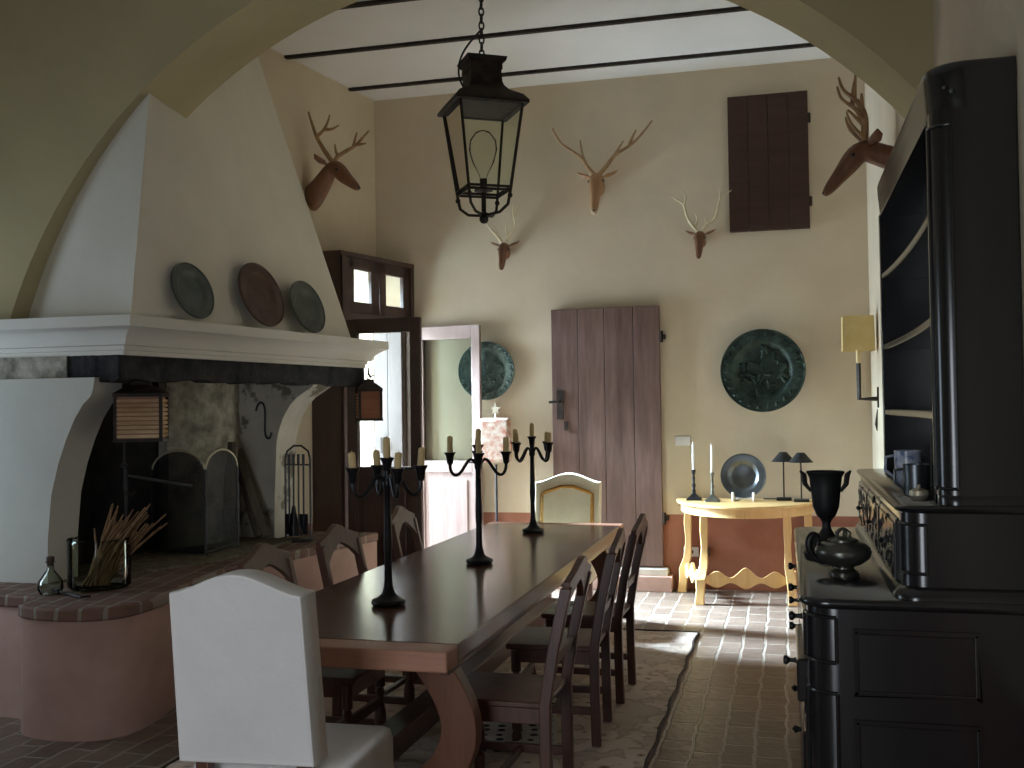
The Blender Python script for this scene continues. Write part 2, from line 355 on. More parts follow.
# two glazed leaves
def door_leaf(name, label, hinge, ang, width, stile, mat, zt, zb=.05, lock=1.02):
    t = thing(name, label, 'door', (hinge[0], hinge[1], 0), ang)
    W, T = width, .045
    mb = MB(); mb.box((0, 0, zb), (stile, T, zt)); mb.box((W-stile, 0, zb), (W, T, zt)); mb.box((stile, 0, zt-.12), (W-stile, T, zt)); mb.box((stile, 0, lock), (W-stile, T, lock+.11)); mb.box((stile, 0, zb), (W-stile, T, zb+.16))
    mb.build('frame', mat, t, smooth=False, bevel=.005)
    MB().box((stile, .012, zb+.16), (W-stile, .030, lock)).build('lower_panel', mat, t, smooth=False)
    mb = MB(); mb.box((stile+.05, .004, zb+.22), (W-stile-.05, .040, lock-.06)); mb.build('raised_field', mat, t, smooth=False, bevel=.012)
    MB().box((stile, .020, lock+.11), (W-stile, .024, zt-.12)).build('pane', 'pane_glass', t, smooth=False)
    mb = MB(); mb.tube([(W-stile*.5, -.005, 1.12), (W-stile*.5, -.05, 1.12), (W-stile*.5-.08, -.055, 1.12)], .009); mb.build('handle', 'rusty_iron', t)
    return t
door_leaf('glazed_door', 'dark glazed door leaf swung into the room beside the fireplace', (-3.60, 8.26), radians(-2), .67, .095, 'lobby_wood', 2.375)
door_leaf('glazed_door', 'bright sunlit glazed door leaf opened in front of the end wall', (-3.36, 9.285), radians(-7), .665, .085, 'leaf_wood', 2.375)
# pale outer leaf folded against the end wall inside the lobby
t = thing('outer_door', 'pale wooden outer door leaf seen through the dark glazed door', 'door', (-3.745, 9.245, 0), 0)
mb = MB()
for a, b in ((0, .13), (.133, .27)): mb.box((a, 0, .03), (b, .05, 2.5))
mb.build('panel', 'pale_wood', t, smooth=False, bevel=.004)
MB().box((.06, -.02, 1.2), (.09, .0, 1.35)).build('latch', 'rusty_iron', t)

# ---------------------------------------------------------------- fireplace (one built-in thing)
fp = thing('fireplace', 'great plastered fireplace with tapering hood, heavy white mantel and red hearth bench', 'fireplace', (0, 0, 0))
def xm(y): return -3.447+(y-5.0)*.153
# hood
N0, F0, N1, F1 = (-3.47, 5.04, 2.14), (-3.27, 7.62, 2.14), (-3.51, 5.45, 4.56), (-4.045, 7.50, 4.56)
mb = MB(); mb.loops([[N0, F0, (lw(7.62)+.01, 7.62, 2.14), (-4.75, 5.46, 2.14)], [N1, F1, (lw(7.5)+.005, 7.50, 4.56), (-4.75, 5.62, 4.56)]])
bmesh.ops.subdivide_edges(mb.bm, edges=mb.bm.edges[:], cuts=6, use_grid_fill=True)
mb.build('hood', 'hood_plaster', fp, bevel=.03)
# mantel: stacked mouldings with mitred corners
def plan(o): return [(-4.75, 5.0+o), (xm(5.0)-o, 5.0+o), (xm(7.80)-.02-o, 7.80-o), (lw(7.80-o)+.004, 7.80-o), (-4.4, 6.5)]
prof = [(1.935, .14), (1.96, .14), (1.962, .125), (1.985, .125), (1.99, .10), (2.03, .085), (2.06, .05), (2.08, .012), (2.085, 0), (2.145, 0)]
mb = MB(); mb.loops([[(x, y, z) for x, y in plan(o)] for z, o in prof]); mb.build('mantel', 'mantel_paint', fp, ang=30)
def ragged(mb, a, b, z0, z1, d, n=40):       # beam with an uneven lower edge
    a, b = Vector(a), Vector(b); q = (b-a).normalized(); nn = Vector((q.y, -q.x)); rings = []
    for i in range(n+1):
        p = a.lerp(b, i/n); e = random.uniform(-.012, .012); o = random.uniform(-.006, .006)
        rings.append([(p.x+nn.x*o, p.y+nn.y*o, z0+e), (p.x+nn.x*o, p.y+nn.y*o, z1), (p.x-nn.x*d, p.y-nn.y*d, z1), (p.x-nn.x*d, p.y-nn.y*d, z0+e)])
    mb.loops(rings)
mb = MB(); ragged(mb, (xm(5.0)-.17, 5.19), (xm(7.83)-.17, 7.66), 1.80, 1.936, .14); mb.build('lintel', 'sooty_beam', fp, ang=60)
mb = MB(); ragged(mb, (-4.75, 5.16), (-3.99, 5.16), 1.815, 1.936, .0) if False else mb.box((-4.75, 5.13, 1.80), (-3.95, 5.26, 1.936)); mb.build('side_lintel', 'flaking_plaster', fp, smooth=False)
mb = MB(); ragged(mb, (-3.95, 5.14), (xm(5.0)-.17, 5.14), 1.79, 1.936, .14, 14); mb.build('side_lintel', 'sooty_beam', fp, ang=60)
# cheeks with bracket profile
near = [(-4.75, .55), (-4.054, .55), (-4.054, .9), (-4.03, 1.15), (-3.985, 1.32), (-3.932, 1.46), (-3.875, 1.58), (-3.82, 1.66), (-3.77, 1.705), (-3.755, 1.74), (-3.745, 1.81), (-4.75, 1.81)]
mb = MB(); mb.prism(near, 'y', 5.10, 5.36); mb.build('cheek', 'pier_plaster', fp, ang=35)
far = [(lw(7.3)+.0, .6), (-3.725, .6), (-3.72, .95), (-3.70, 1.38), (-3.675, 1.48), (-3.645, 1.56), (-3.59, 1.65), (-3.53, 1.71), (-3.44, 1.765), (-3.40, 1.79), (-3.385, 1.83), (lw(7.3)+.0, 1.83)]
mb = MB(); mb.prism(far, 'y', 7.18, 7.50); mb.build('cheek', 'stained_plaster', fp, ang=35)
# firebox back, ceiling plate of soot, flaking chimney breast
mb = MB(); mb.loops([[(lw(5.3)+.02, 5.3, z), (lw(7.2)+.02, 7.2, z), (lw(7.2)-.1, 7.2, z), (lw(5.3)-.1, 5.3, z)] for z in (.6, 2.13)]); mb.build('fireback', 'soot', fp, smooth=False)
mb = MB(); rings = []
for k in range(15):
    z = .62+1.3*k/14; ring = []
    for i in range(12):
        s = i/11; y = 6.42+.78*s; out = .03+.16*sin(pi*min(1, .12+s*.76))+random.uniform(-.008, .008)
        ring.append((lw(y)+out, y, z))
    ring += [(lw(7.2)-.02, 7.2, z), (lw(6.42)-.02, 6.42, z)]; rings.append(ring)
mb.loops(rings); mb.build('chimney_breast', 'flaking_plaster', fp)
# hearth bench
bp = [(-4.75, 4.80), (-3.83, 4.72), (-3.77, 4.52), (-3.62, 4.455), (-3.45, 4.43), (-3.30, 4.44), (-3.215, 4.50), (-3.185, 4.62), (-3.195, 4.88), (-3.27, 5.25), (-3.325, 5.6), (-3.335, 5.85), (-3.30, 6.4), (-3.10, 7.70), (lw(7.72)+.004, 7.72), (-4.5, 6.0)]
bp = bp[:2]+[tuple(p) for p in bez([bp[2], (-3.66, 4.40), (-3.30, 4.40), (-3.12, 4.47), (-3.185, 4.70), bp[8]], 14)]+bp[9:]
def inset(poly, o):
    c = Vector((-3.95, 5.9)); out = []
    for x, y in poly:
        v = Vector((x, y)); d_ = (v-c).normalized(); out.append(tuple(v-d_*o) if x > -4.0 or y < 4.75 else (x, y))
    return out
mb = MB(); mb.prism(inset(bp, .02), 'z', 0.0, .585); mb.build('bench', 'red_plaster', fp, ang=75)
mb = MB(); mb.prism(bp, 'z', .585, .65); mb.build('bench_top', 'hearth_brick', fp, bevel=.012)
mb = MB(); mb.prism([(-4.3, 5.4), (-3.75, 5.45), (-3.5, 6.0), (-3.5, 7.1), (-4.0, 7.15), (-4.2, 6.4)], 'z', .645, .668); mb.build('ash_bed', 'ash', fp, bevel=.008)

# ---- things on and in the fireplace
def dish(name, label, cat, r, mat, loc, normal, rim=.3, depth=.12, group=None, relief=0, rim_mat=None):
    """dish whose face looks along `normal`"""
    t = thing(name, label, cat, loc, 0, group)
    z = Vector(normal).normalized(); t.rotation_euler = z.to_track_quat('Z', 'Y').to_euler()
    ri = r*(1-rim); th = .008
    fr = [(0, 0), (ri*.72, .0), (ri*.80, depth*r*.15), (ri*.93, depth*r*.75), (ri*.98, depth*r*1.0), (ri*1.03, depth*r*1.05), (r*.96, depth*r*1.12), (r*.98, depth*r*1.35), (r, depth*r*1.3)]
    bk = [(r, depth*r*1.2-th), (ri, depth*r-th*1.5), (ri*.80, -th), (0, -th)]
    MB().lathe(fr+bk, n=48).build('well', mat, t)
    MB().lathe([(r*.965, depth*r*1.15), (r*.98, depth*r*1.15+.008), (r*1.0, depth*r*1.2+.006), (r*1.008, depth*r*1.2-.004), (r*.99, depth*r*1.1)], n=48, ring=True).build('rim', rim_mat or mat, t)
    if relief:
        mb = MB()
        for k in range(26):
            a = 2*pi*k/26; rr = r*(1-rim*.5); c = Vector((rr*cos(a), rr*sin(a), depth*r*1.09)); tg = Vector((-sin(a), cos(a), 0)); rd = Vector((cos(a), sin(a), 0))
            mb.tube([c-tg*.02*relief+rd*.02*relief, c+rd*.012*relief+Vector((0, 0, .006)), c+tg*.012*relief-rd*.02*relief, c+tg*.03*relief+rd*.005*relief], [.006, .014, .013, .005], 6)
        mb.lathe([(r*(1-rim*.5)-.006, depth*r*1.06), (r*(1-rim*.5)-.004, depth*r*1.06+.005), (r*(1-rim*.5)+.004, depth*r*1.06+.005), (r*(1-rim*.5)+.006, depth*r*1.06)], n=48, ring=True); mb.build('rim_scrolls', mat, t)
        mb = MB(); rnd = random.Random(3)
        for k in range(22):
            a = rnd.uniform(0, 2*pi); rr = ri*.75*sqrt(rnd.random()); c = Vector((rr*cos(a), rr*sin(a), .002)); b = rnd.uniform(0, 2*pi); d_ = Vector((cos(b), sin(b), 0))*.05*relief; e = Vector((-sin(b), cos(b), 0))*.03*relief
            mb.tube([c-d_, c-d_*.3+e+Vector((0, 0, .008)), c+d_*.4-e*.6+Vector((0, 0, .010)), c+d_], [.006, .020*relief, .017*relief, .005], 6)
        mb.lathe([(ri*.84, 0), (ri*.86, .010), (ri*.89, .010), (ri*.91, .004)], n=40, ring=True)
        mb.build('medallion_relief', mat, t)
    return t
hn = Vector((cos(radians(9)), -sin(radians(9)), .30))
for y, r, mat, lab in ((5.53, .175, 'grey_pewter', 'small grey pewter plate on the mantel nearest the arch'), (6.27, .222, 'dull_copper', 'large brown copper plate in the middle of the mantel'), (6.86, .195, 'grey_pewter', 'grey pewter plate on the mantel end nearest the doors')):
    x = -3.47+(y-5.04)*.078+.035-.30*r*.5+.02
    dish('mantel_plate', lab, 'plate', r, mat, (x, y, 2.147+r*1.0), hn, .28, .10, 'plates leaning on the mantel hood')

def slat_lantern(loc, label, w, hgt, mat, rot, hang):
    t = thing('slatted_lantern', label, 'lantern', loc, rot, 'lanterns hanging under the mantel')
    mb = MB(); a = w/2
    for sx in (-1, 1):
        for sy in (-1, 1): mb.box((sx*a-.009, sy*a-.009, 0), (sx*a+.009, sy*a+.009, hgt))
    mb.box((-a-.012, -a-.012, -.012), (a+.012, a+.012, .006)); mb.box((-a-.012, -a-.012, hgt-.02), (a+.012, a+.012, hgt)); mb.build('frame', 'rusty_iron', t, smooth=False)
    mb = MB(); n = int(hgt/.028)
    for k in range(n):
        z = .012+k*(hgt-.04)/n
        for s in (-1, 1): mb.box((-a, s*a-.006, z), (a, s*a+.006, z+.018)); mb.box((s*a-.006, -a, z), (s*a+.006, a, z+.018))
    mb.build('slats', mat, t, smooth=False)
    b_ = a-.007; mb = MB(); mb.loops([[(-b_, -b_, z), (b_, -b_, z), (b_, b_, z), (-b_, b_, z)] for z in (.004, hgt-.015)]); mb.build('lining', 'slat_wood', t, smooth=False)
    mb = MB(); mb.loops([[(s1*q, s2*q, z) for s1, s2 in ((-1, -1), (1, -1), (1, 1), (-1, 1))] for z, q in ((hgt, a+.014), (hgt+.035, a*.7), (hgt+.05, a*.45), (hgt+.075, a*.4))]); mb.build('lid', 'rusty_iron', t)
    mb = MB(); mb.tube([(0, 0, hgt+.07), (.02, 0, hgt+.10), (0, 0, hgt+.125), (-.02, 0, hgt+.10), (0, 0, hgt+.07)], .005, 6); mb.tube([(0, 0, hgt+.12), (.01, 0, hgt+hang*.5), (0, 0, hgt+hang)], .004, 6); mb.build('hanger', 'iron', t)
    return t
slat_lantern((-3.655, 5.41, 1.452), 'pale papered slat lantern hanging in front of the black fireplace opening', .25, .268, 'papered_slats', radians(25), .095)
slat_lantern((-3.13, 7.60, 1.535), 'red brown slatted lantern hanging from the mantel end by the doors', .165, .235, 'slat_wood', radians(32), .17)
# mantel hook for that lantern
o = MB().tube([(-3.13, 7.60, 1.94), (-3.13, 7.60, 1.88), (-3.11, 7.60, 1.86), (-3.09, 7.60, 1.88)], .006).build('ceiling_hook', 'iron'); tag(o, 'small iron hook under the mantel end holding the red brown lantern', 'hook')

# folding fire screen
t = thing('fire_screen', 'black folding mesh fire screen with arched brass rims in the hearth', 'fire screen', (-3.69, 6.16, .668), 0)
def screen_panel(parent, x0, x1, y0, y1, h0):
    w_ = sqrt((x1-x0)**2+(y1-y0)**2); a = math.atan2(y1-y0, x1-x0); M = Matrix.Translation((x0, y0, 0)) @ Matrix.Rotation(a, 4, 'Z')
    top = [(w_*.5-w_*.5*cos(pi*i/16), h0+.14*sin(pi*i/16)) for i in range(17)]
    mb = MB(); mb.T = M; mb.prism([(0, .02)]+top+[(w_, .02)], 'y', -.002, .002); p = mb.build('mesh_panel', 'wire_gauze', parent, smooth=False)
    mb = MB(); mb.T = M; mb.tube([(x, 0, z) for x, z in top], .007, 8); mb.build('rim', 'brass_rim', p)
    mb = MB(); mb.T = M; mb.tube([(0, 0, 0), (0, 0, h0+.02)], .009); mb.tube([(w_, 0, 0), (w_, 0, h0+.02)], .009); mb.tube([(0, 0, .02), (w_, 0, .02)], .008); mb.build('frame', 'iron', p)
screen_panel(t, -.44, 0.0, .07, 0.0, .545); screen_panel(t, 0.0, -.035, 0.0, .48, .545)

# iron crane with rod, tools, hook
o = thing('pot_crane', 'thin black iron rod with a ring hanging inside the fireplace beside the white cheek', 'pot hanger', (-3.78, 5.42, .0))
MB().tube([(0, 0, 1.80), (0, 0, 1.15)], .006).build('rod', 'iron', o)
MB().lathe([(.012, -.012), (.024, 0), (.012, .012)], (0, 0, 1.30), 10, ring=True).build('ring', 'bright_pewter', o)
MB().tube([(0, 0, 1.15), (.03, .02, 1.12), (.05, .04, 1.15)], .006).build('hook', 'iron', o)
o = MB().tube([(-4.0, 5.75, 1.22), (-3.72, 6.05, 1.13)], [.008, .011]).build('iron_spit', 'grey_pewter'); tag(o, 'grey iron spit slanting across the dark hearth by the fire screen', 'spit')
o = MB().tube([(-4.0, 5.75, .66), (-4.0, 5.75, 1.25)], .012).build('spit_rest', 'iron'); tag(o, 'black iron upright holding up the spit in the dark hearth', 'iron stand')
S = bez([(-.06, 0, .06), (-.05, 0, .17), (.05, 0, .17), (.035, 0, .05), (0, 0, -.06), (-.03, 0, -.17), (.06, 0, -.19), (.065, 0, -.10)], 24)
o = MB().tube(S, .008, 8).build('pot_hook', 'iron', loc=(-3.80, 7.165, 1.55)); tag(o, 'black S-shaped iron hook hanging on the far fireplace cheek', 'hook')
t = thing('fire_tools', 'black iron stand of hearth tools in front of the far fireplace cheek', 'fireplace tools', (-3.50, 7.12, .65))
MB().lathe([(.11, 0), (.11, .015), (.03, .03)], n=20).build('base', 'iron', t)
mb = MB(); mb.tube([(-.10, 0, .02), (-.10, 0, .60), (-.085, 0, .66), (-.03, 0, .70), (.03, 0, .70), (.085, 0, .66), (.10, 0, .60), (.10, 0, .02)], .008); mb.tube([(-.10, 0, .56), (.10, 0, .56)], .006); mb.build('stand', 'iron', t)
for k, (x, kind) in enumerate(((-.055, 0), (-.02, 1), (.02, 2), (.06, 0))):
    mb = MB(); mb.tube([(x, -.03, .56), (x, -.03, .12)], .007); mb.tube([(x, -.03, .56), (x, -.03, .64)], .011)
    if kind == 0: mb.box((x-.03, -.035, .05), (x+.03, -.02, .20))
    elif kind == 1: mb.lathe([(.012, .26), (.035, .12), (.04, .04), (.0, .04)], (x, -.03, 0), 10)
    else: mb.tube([(x, -.03, .12), (x+.03, -.03, .07), (x+.02, -.03, .04)], .007)
    mb.build('tool', 'iron', t)
# logs leaning in the corner
def log(loc0, loc1, r, lab, square=False):
    a, b = Vector(loc0), Vector(loc1)
    mb = MB(); n = 4 if square else 9
    mb.tube([a.lerp(b, k/5)+Vector((random.uniform(-.006, .006), random.uniform(-.006, .006), 0)) for k in range(6)], [r*random.uniform(.9, 1.1) for _ in range(6)], n)
    o = mb.build('firewood', 'log_wood', ang=25); tag(o, lab, 'firewood', 'logs leaning in the hearth corner')
log((-3.76, 7.03, .69), (-4.04, 7.10, 1.42), .035, 'long thin stick leaning steeply against the flaking chimney breast')
log((-3.66, 6.93, .70), (-3.95, 7.05, 1.32), .042, 'long plank leaning against the far cheek behind the fire screen', True)
log((-3.88, 6.80, .70), (-3.96, 6.98, 1.38), .045, 'dark charred log standing against the flaking chimney breast')
# glass jar with dried stems
t = thing('glass_vase', 'wide clear glass jar on the hearth bench nearest the arch', 'vase', (-3.66, 5.02, .65))
MB().lathe([(0, .006), (.15, .006), (.165, .02), (.165, .27), (.158, .27), (.158, .022), (.145, .014), (0, .014)], n=28).build('body', 'jar_glass', t)
MB().lathe([(.158, .268), (.166, .276), (.172, .268), (.164, .262)], n=28, ring=True).build('rim', 'jar_glass', t)
mb = MB(); rnd = random.Random(5)
for k in range(46):
    a = rnd.uniform(0, 2*pi); r = rnd.uniform(0, .09); s = Vector((r*cos(a)-.02, r*sin(a), .02)); e = s+Vector((rnd.uniform(.02, .30), rnd.uniform(.0, .16), rnd.uniform(.25, .44)))
    mid = s.lerp(e, .5)+Vector((rnd.uniform(-.03, .03), rnd.uniform(-.03, .03), .03)); mb.tube([s, mid, e], [.006, .007, .004], 5)
o = mb.build('dried_stems', 'dried_stems', loc=(-3.66, 5.02, .65)); tag(o, 'bundle of brown dried stems leaning in the clear glass jar', 'dried plants', kind='stuff')
t = thing('glass_bottle', 'small brown glass bottle on the hearth bench edge by the white pier', 'bottle', (-3.80, 4.80, .65))
MB().lathe([(0, .002), (.05, .002), (.065, .03), (.062, .07), (.03, .115), (.018, .13), (.018, .165), (.026, .17), (.02, .176), (.012, .165), (.012, .13), (.024, .11), (.054, .07), (.056, .03), (.045, .01), (0, .01)], n=20).build('body', 'jar_glass', t)
MB().lathe([(.0, .15), (.015, .15), (.022, .185), (.02, .20), (0, .203)], n=14).build('stopper', 'dull_copper', t)
t = thing('poker', 'short black iron poker lying on the hearth bench by the glass bottle', 'poker', (-3.62, 4.74, .662), radians(-30))
MB().tube([(-.17, 0, 0), (.07, 0, 0)], .007).build('shaft', 'iron', t); MB().tube([(.07, 0, 0), (.10, .0, .0), (.105, .05, .0)], .006).build('tip', 'iron', t); MB().tube([(-.26, 0, .003), (-.17, 0, .003)], [.006, .012]).build('handle', 'black_paint', t)

# ---------------------------------------------------------------- rugs
t = thing('rug', 'large worn beige patterned rug under the dining table', 'rug', (-1.68, 5.46, 0))
mb = MB(); nx, ny = 14, 40
top = [[(-1.05+2.1*i/nx+ (.007*sin(j*1.3) if i in (0, nx) else 0), -2.04+4.08*j/ny, .012+.003*sin(i*2.1+j*1.7)) for i in range(nx+1)] for j in range(ny+1)]
V = [[mb.v(p) for p in r] for r in top]
for j in range(ny):
    for i in range(nx): mb.face([V[j][i], V[j][i+1], V[j+1][i+1], V[j+1][i]])
ed = [(V[j][i]) for j in range(ny+1) for i in range(nx+1) if i in (0, nx) or j in (0, ny)]
mb.build('field', 'rug_weave', t)
mb = MB()
for s in (-1, 1): mb.tube([(s*1.05+.007*sin(j*1.3), -2.04+4.08*j/ny, .010) for j in range(ny+1)], .010, 6)
mb.tube([(-1.05, 2.04, .01), (1.05, 2.04, .01)], .011, 6)
mb.build('dark_binding', 'rusty_iron', t)
o = MB().box((-.28, -.45, .0), (.28, .45, .006)).build('floor_mat', 'dotted_weave', loc=(-1.42, 5.15, .018), rotz=radians(12), smooth=False, bevel=.002); tag(o, 'white mat with black dots lying on the rug under the table', 'mat')

# ---------------------------------------------------------------- dining table
TX = -1.62
t = thing('dining_table', 'long dark polished refectory table on lyre shaped trestles', 'table', (TX, 5.43, .006))
HW, Y0, Y1 = .485, -2.02, 2.0
MB().box((-HW, Y0+.13, .70), (HW, Y1-.13, .77)).build('tabletop', 'table_wood', t, smooth=False, bevel=.006)
for a, b in ((Y0, Y0+.128), (Y1-.128, Y1)): MB().box((-HW-.004, a, .698), (HW+.004, b, .77)).build('end_board', 'table_end_wood', t, smooth=False, bevel=.007)
mb = MB(); mb.box((-HW+.05, Y0+.18, .645), (-HW+.08, Y1-.18, .70)); mb.box((HW-.08, Y0+.18, .645), (HW-.05, Y1-.18, .70)); mb.build('apron', 'table_wood', t, smooth=False)
for ty in (-1.68, 1.66):
    for s in (-1, 1):
        # one curved slab of the lyre: outline from centre line and half width
        cl = bez([(.31, .70), (.33, .58), (.58, .44), (.42, .20), (.12, .11)], 18); ws = [.072, .070, .068, .066, .065, .065, .066, .067, .068, .069, .070, .070, .070, .069, .068, .067, .066, .066, .066]
        outer, inner = [], []
        for k, p in enumerate(cl):
            q = cl[min(k+1, 18)]-cl[max(k-1, 0)]; n_ = Vector((-q.y, q.x)).normalized() if len(q) == 2 else None
            outer.append((s*(p.x+n_.x*ws[k]), p.y+n_.y*ws[k])); inner.append((s*(p.x-n_.x*ws[k]), p.y-n_.y*ws[k]))
        outer = [(x, min(z, .698)) for x, z in outer]; inner = [(x, min(z, .698)) for x, z in inner]
        MB().prism(outer+inner[::-1], 'y', ty-.04, ty+.04).build('leg', 'trestle_wood', t, bevel=.006, ang=30)
    mb = MB(); mb.prism([(-.42, 0.013), (-.42, .05), (-.34, .075), (-.1, .09), (.1, .09), (.34, .075), (.42, .05), (.42, .013)], 'y', ty-.06, ty+.06); mb.build('foot', 'trestle_wood', t, bevel=.006)
mb = MB(); mb.box((-.06, -1.80, .17), (.06, 1.78, .27)); mb.build('stretcher', 'chair_wood', t, bevel=.008)

# ---------------------------------------------------------------- side chairs
def turned(x, y, z1=.43, r=.021):
    pr = [(r*.9, .0), (r*1.2, .015), (r*.9, .05), (r*1.15, .055), (r*1.15, .12), (r*.7, .13), (r*1.3, .17), (r*1.25, .22), (r*.65, .27), (r*1.1, .31), (r*.7, .325), (r*1.15, .33), (r*1.15, z1)]
    return MB().lathe(pr, (x, y, 0), 12)
def side_chair():
    t = thing('dining_chair', '-', 'chair', (0, 0, .015))
    w, dp = .20, .43           # half width, seat depth; the sitter faces +y
    mb = MB(); mb.box((-w-.01, .0, .435), (w+.01, dp, .462)); mb.build('seat', 'chair_wood', t, bevel=.008)
    mb = MB(); mb.box((-w+.01, .385, .375), (w-.01, .41, .436)); mb.box((-w-.0, .02, .375), (-w+.022, .40, .436)); mb.box((w-.022, .02, .375), (w, .40, .436)); mb.build('seat_rail', 'chair_wood', t, bevel=.003)
    for s in (-1, 1): turned(s*(w-.015), dp-.045).build('leg', 'chair_wood', t)
    for s in (-1, 1):
        pts_ = [(0.0, 0), (.005, .25), (.005, .45), (-.03, .66), (-.085, .90)]
        ring = [[(s*w-.019, y-.022, z), (s*w+.019, y-.022, z), (s*w+.019, y+.022, z), (s*w-.019, y+.022, z)] for y, z in pts_]
        mb = MB(); mb.loops(ring); mb.build('back_post', 'chair_wood', t, bevel=.004)
    cr = [(-w+.018, .905), (-w-.02, .90), (-w-.02, .925), (-w*.55, .955), (-w*.2, .985), (0, .995), (w*.2, .985), (w*.55, .955), (w+.02, .925), (w+.02, .90), (w-.018, .905), (w-.018, .80), (w*.62, .845), (w*.25, .885), (0, .90), (-w*.25, .885), (-w*.62, .845), (-w+.018, .80)]
    cr = cr[1:]
    lean = lambda z: -.03-(z-.66)*.23
    mb = MB(); mb.loops([[(x, lean(z)-.014, z) for x, z in cr], [(x, lean(z)+.014, z) for x, z in cr]]); mb.build('crest_rail', 'chair_wood', t, bevel=.003)
    mb = MB(); mb.loops([[(-w+.018, lean(z)-.011, z), (w-.018, lean(z)-.011, z), (w-.018, lean(z)+.011, z), (-w+.018, lean(z)+.011, z)] for z in (.585, .635)]); mb.build('back_rail', 'chair_wood', t, bevel=.003)
    mb = MB(); mb.box((-w, .02, .14), (-w+.024, .385, .175)); mb.box((w-.024, .02, .14), (w, .385, .175)); mb.box((-w+.02, .19, .145), (w-.02, .215, .17)); mb.box((-w, .372, .24), (w, .396, .285)); mb.build('stretcher', 'chair_wood', t, bevel=.003)
    return t
base = side_chair(); first = True
for x, y, rz, lab in ((-.905, 4.13, 90, 'dark wooden side chair on the dresser side of the table, nearest the camera'), (-.895, 5.09, 92, 'dark wooden side chair on the dresser side of the table, middle of the three'), (-.885, 5.82, 89, 'dark wooden side chair on the dresser side of the table, nearest the plank door'),
                      (-2.20, 4.32, -90, 'dark wooden side chair on the fireplace side, right behind the white covered chair'), (-2.19, 5.09, -93, 'dark wooden side chair on the fireplace side, middle of its row'), (-2.22, 6.12, -88, 'dark wooden side chair on the fireplace side, nearest the glazed doors')):
    c = base if first else copy_tree(base); first = False
    c.location = (x, y, .017); c.rotation_euler = (0, 0, radians(rz)); c['label'] = lab; c['group'] = 'wooden side chairs along the table'

# white slip covered chair at the near end
def back_outline(w0, w1, z0, zs, zt, n=14):
    """half widths at the bottom and top; camel shaped top"""
    out = [(-w0, z0), (-w1, zs)]
    for k in range(1, n): u = -1+2*k/n; out.append((u*w1, zs+(zt-zs)*(.5+.5*cos(pi*u))**.85))
    return out+[(w1, zs), (w0, z0)]
def upholstered(name, label, loc, rotz, cover, leg_mat, w0, w1, z0, zs, zt, trim=None):
    t = thing(name, label, 'chair', loc, rotz)
    ol = back_outline(w0, w1, z0, zs, zt); tilt = lambda z: -(z-.5)*.13
    mb = MB(); cx = 0; cz = (z0+zt)/2; rings = []
    for y, k in ((-.052, .955), (-.058, .985), (-.05, 1.0), (.05, 1.0), (.058, .985), (.052, .955)):
        rings.append([(x*k, y+tilt(z), cz+(z-cz)*k+ (0.006*sin(x*40) if z <= z0+.001 else 0)) for x, z in ol])
    # extra rows so that the faces carry gentle wrinkles
    mb.loops(rings); mb.build('back_cover', cover, t, ang=60, bevel=.006)
    mb = MB(); q = [(-.245, .06), (.245, .06), (.265, .50), (.25, .535), (-.25, .535), (-.265, .50)]
    mb.loops([[(x*k, y*k+.015*(1-k)*10*0+(.3*(1-k)), z) for x, y in q] for z, k in ((.33, 1.01), (.40, 1.0), (.475, 1.0), (.50, .975), (.512, .90))]); mb.build('seat_cover', cover, t, ang=50)
    mb = MB(); mb.box((-.235, .02, .30), (.235, .50, .36)); mb.build('seat_frame', leg_mat, t, smooth=False)
    for sx in (-1, 1):
        mb = MB(); mb.loops([[(sx*.165-.022, y-.022, z), (sx*.165+.022, y-.022, z), (sx*.165+.022, y+.022, z), (sx*.165-.022, y+.022, z)] for y, z in ((-.05, 0), (.0, .3), (.0, z0+.02))]); mb.build('leg', leg_mat, t, bevel=.004)
        turned(sx*.215, .46, .36).build('leg', leg_mat, t)
    if trim:
        pth = [(-w0*.80, z0+.05), (-w1*.78, zs-.085), (-w1*.70, zs-.075), (-w1*.2, zt-.10), (w1*.2, zt-.10), (w1*.70, zs-.075), (w1*.78, zs-.085), (w0*.80, z0+.05)]
        mb = MB(); mb.tube([(x, .059+tilt(z), z) for x, z in pth], .0135, 6, .35); mb.build('braid', trim, t)
    return t
upholstered('slipcovered_chair', 'white linen covered chair with its back to the camera at the table end', (-1.575, 2.90, 0), radians(2), 'white_linen', 'chair_wood', .218, .210, .555, 1.07, 1.13)
upholstered('upholstered_chair', 'cream upholstered chair with ochre braid at the far table end', (-1.66, 8.02, 0), radians(180), 'cream_cloth', 'chair_wood', .25, .255, .52, 1.02, 1.09, 'ochre_braid')

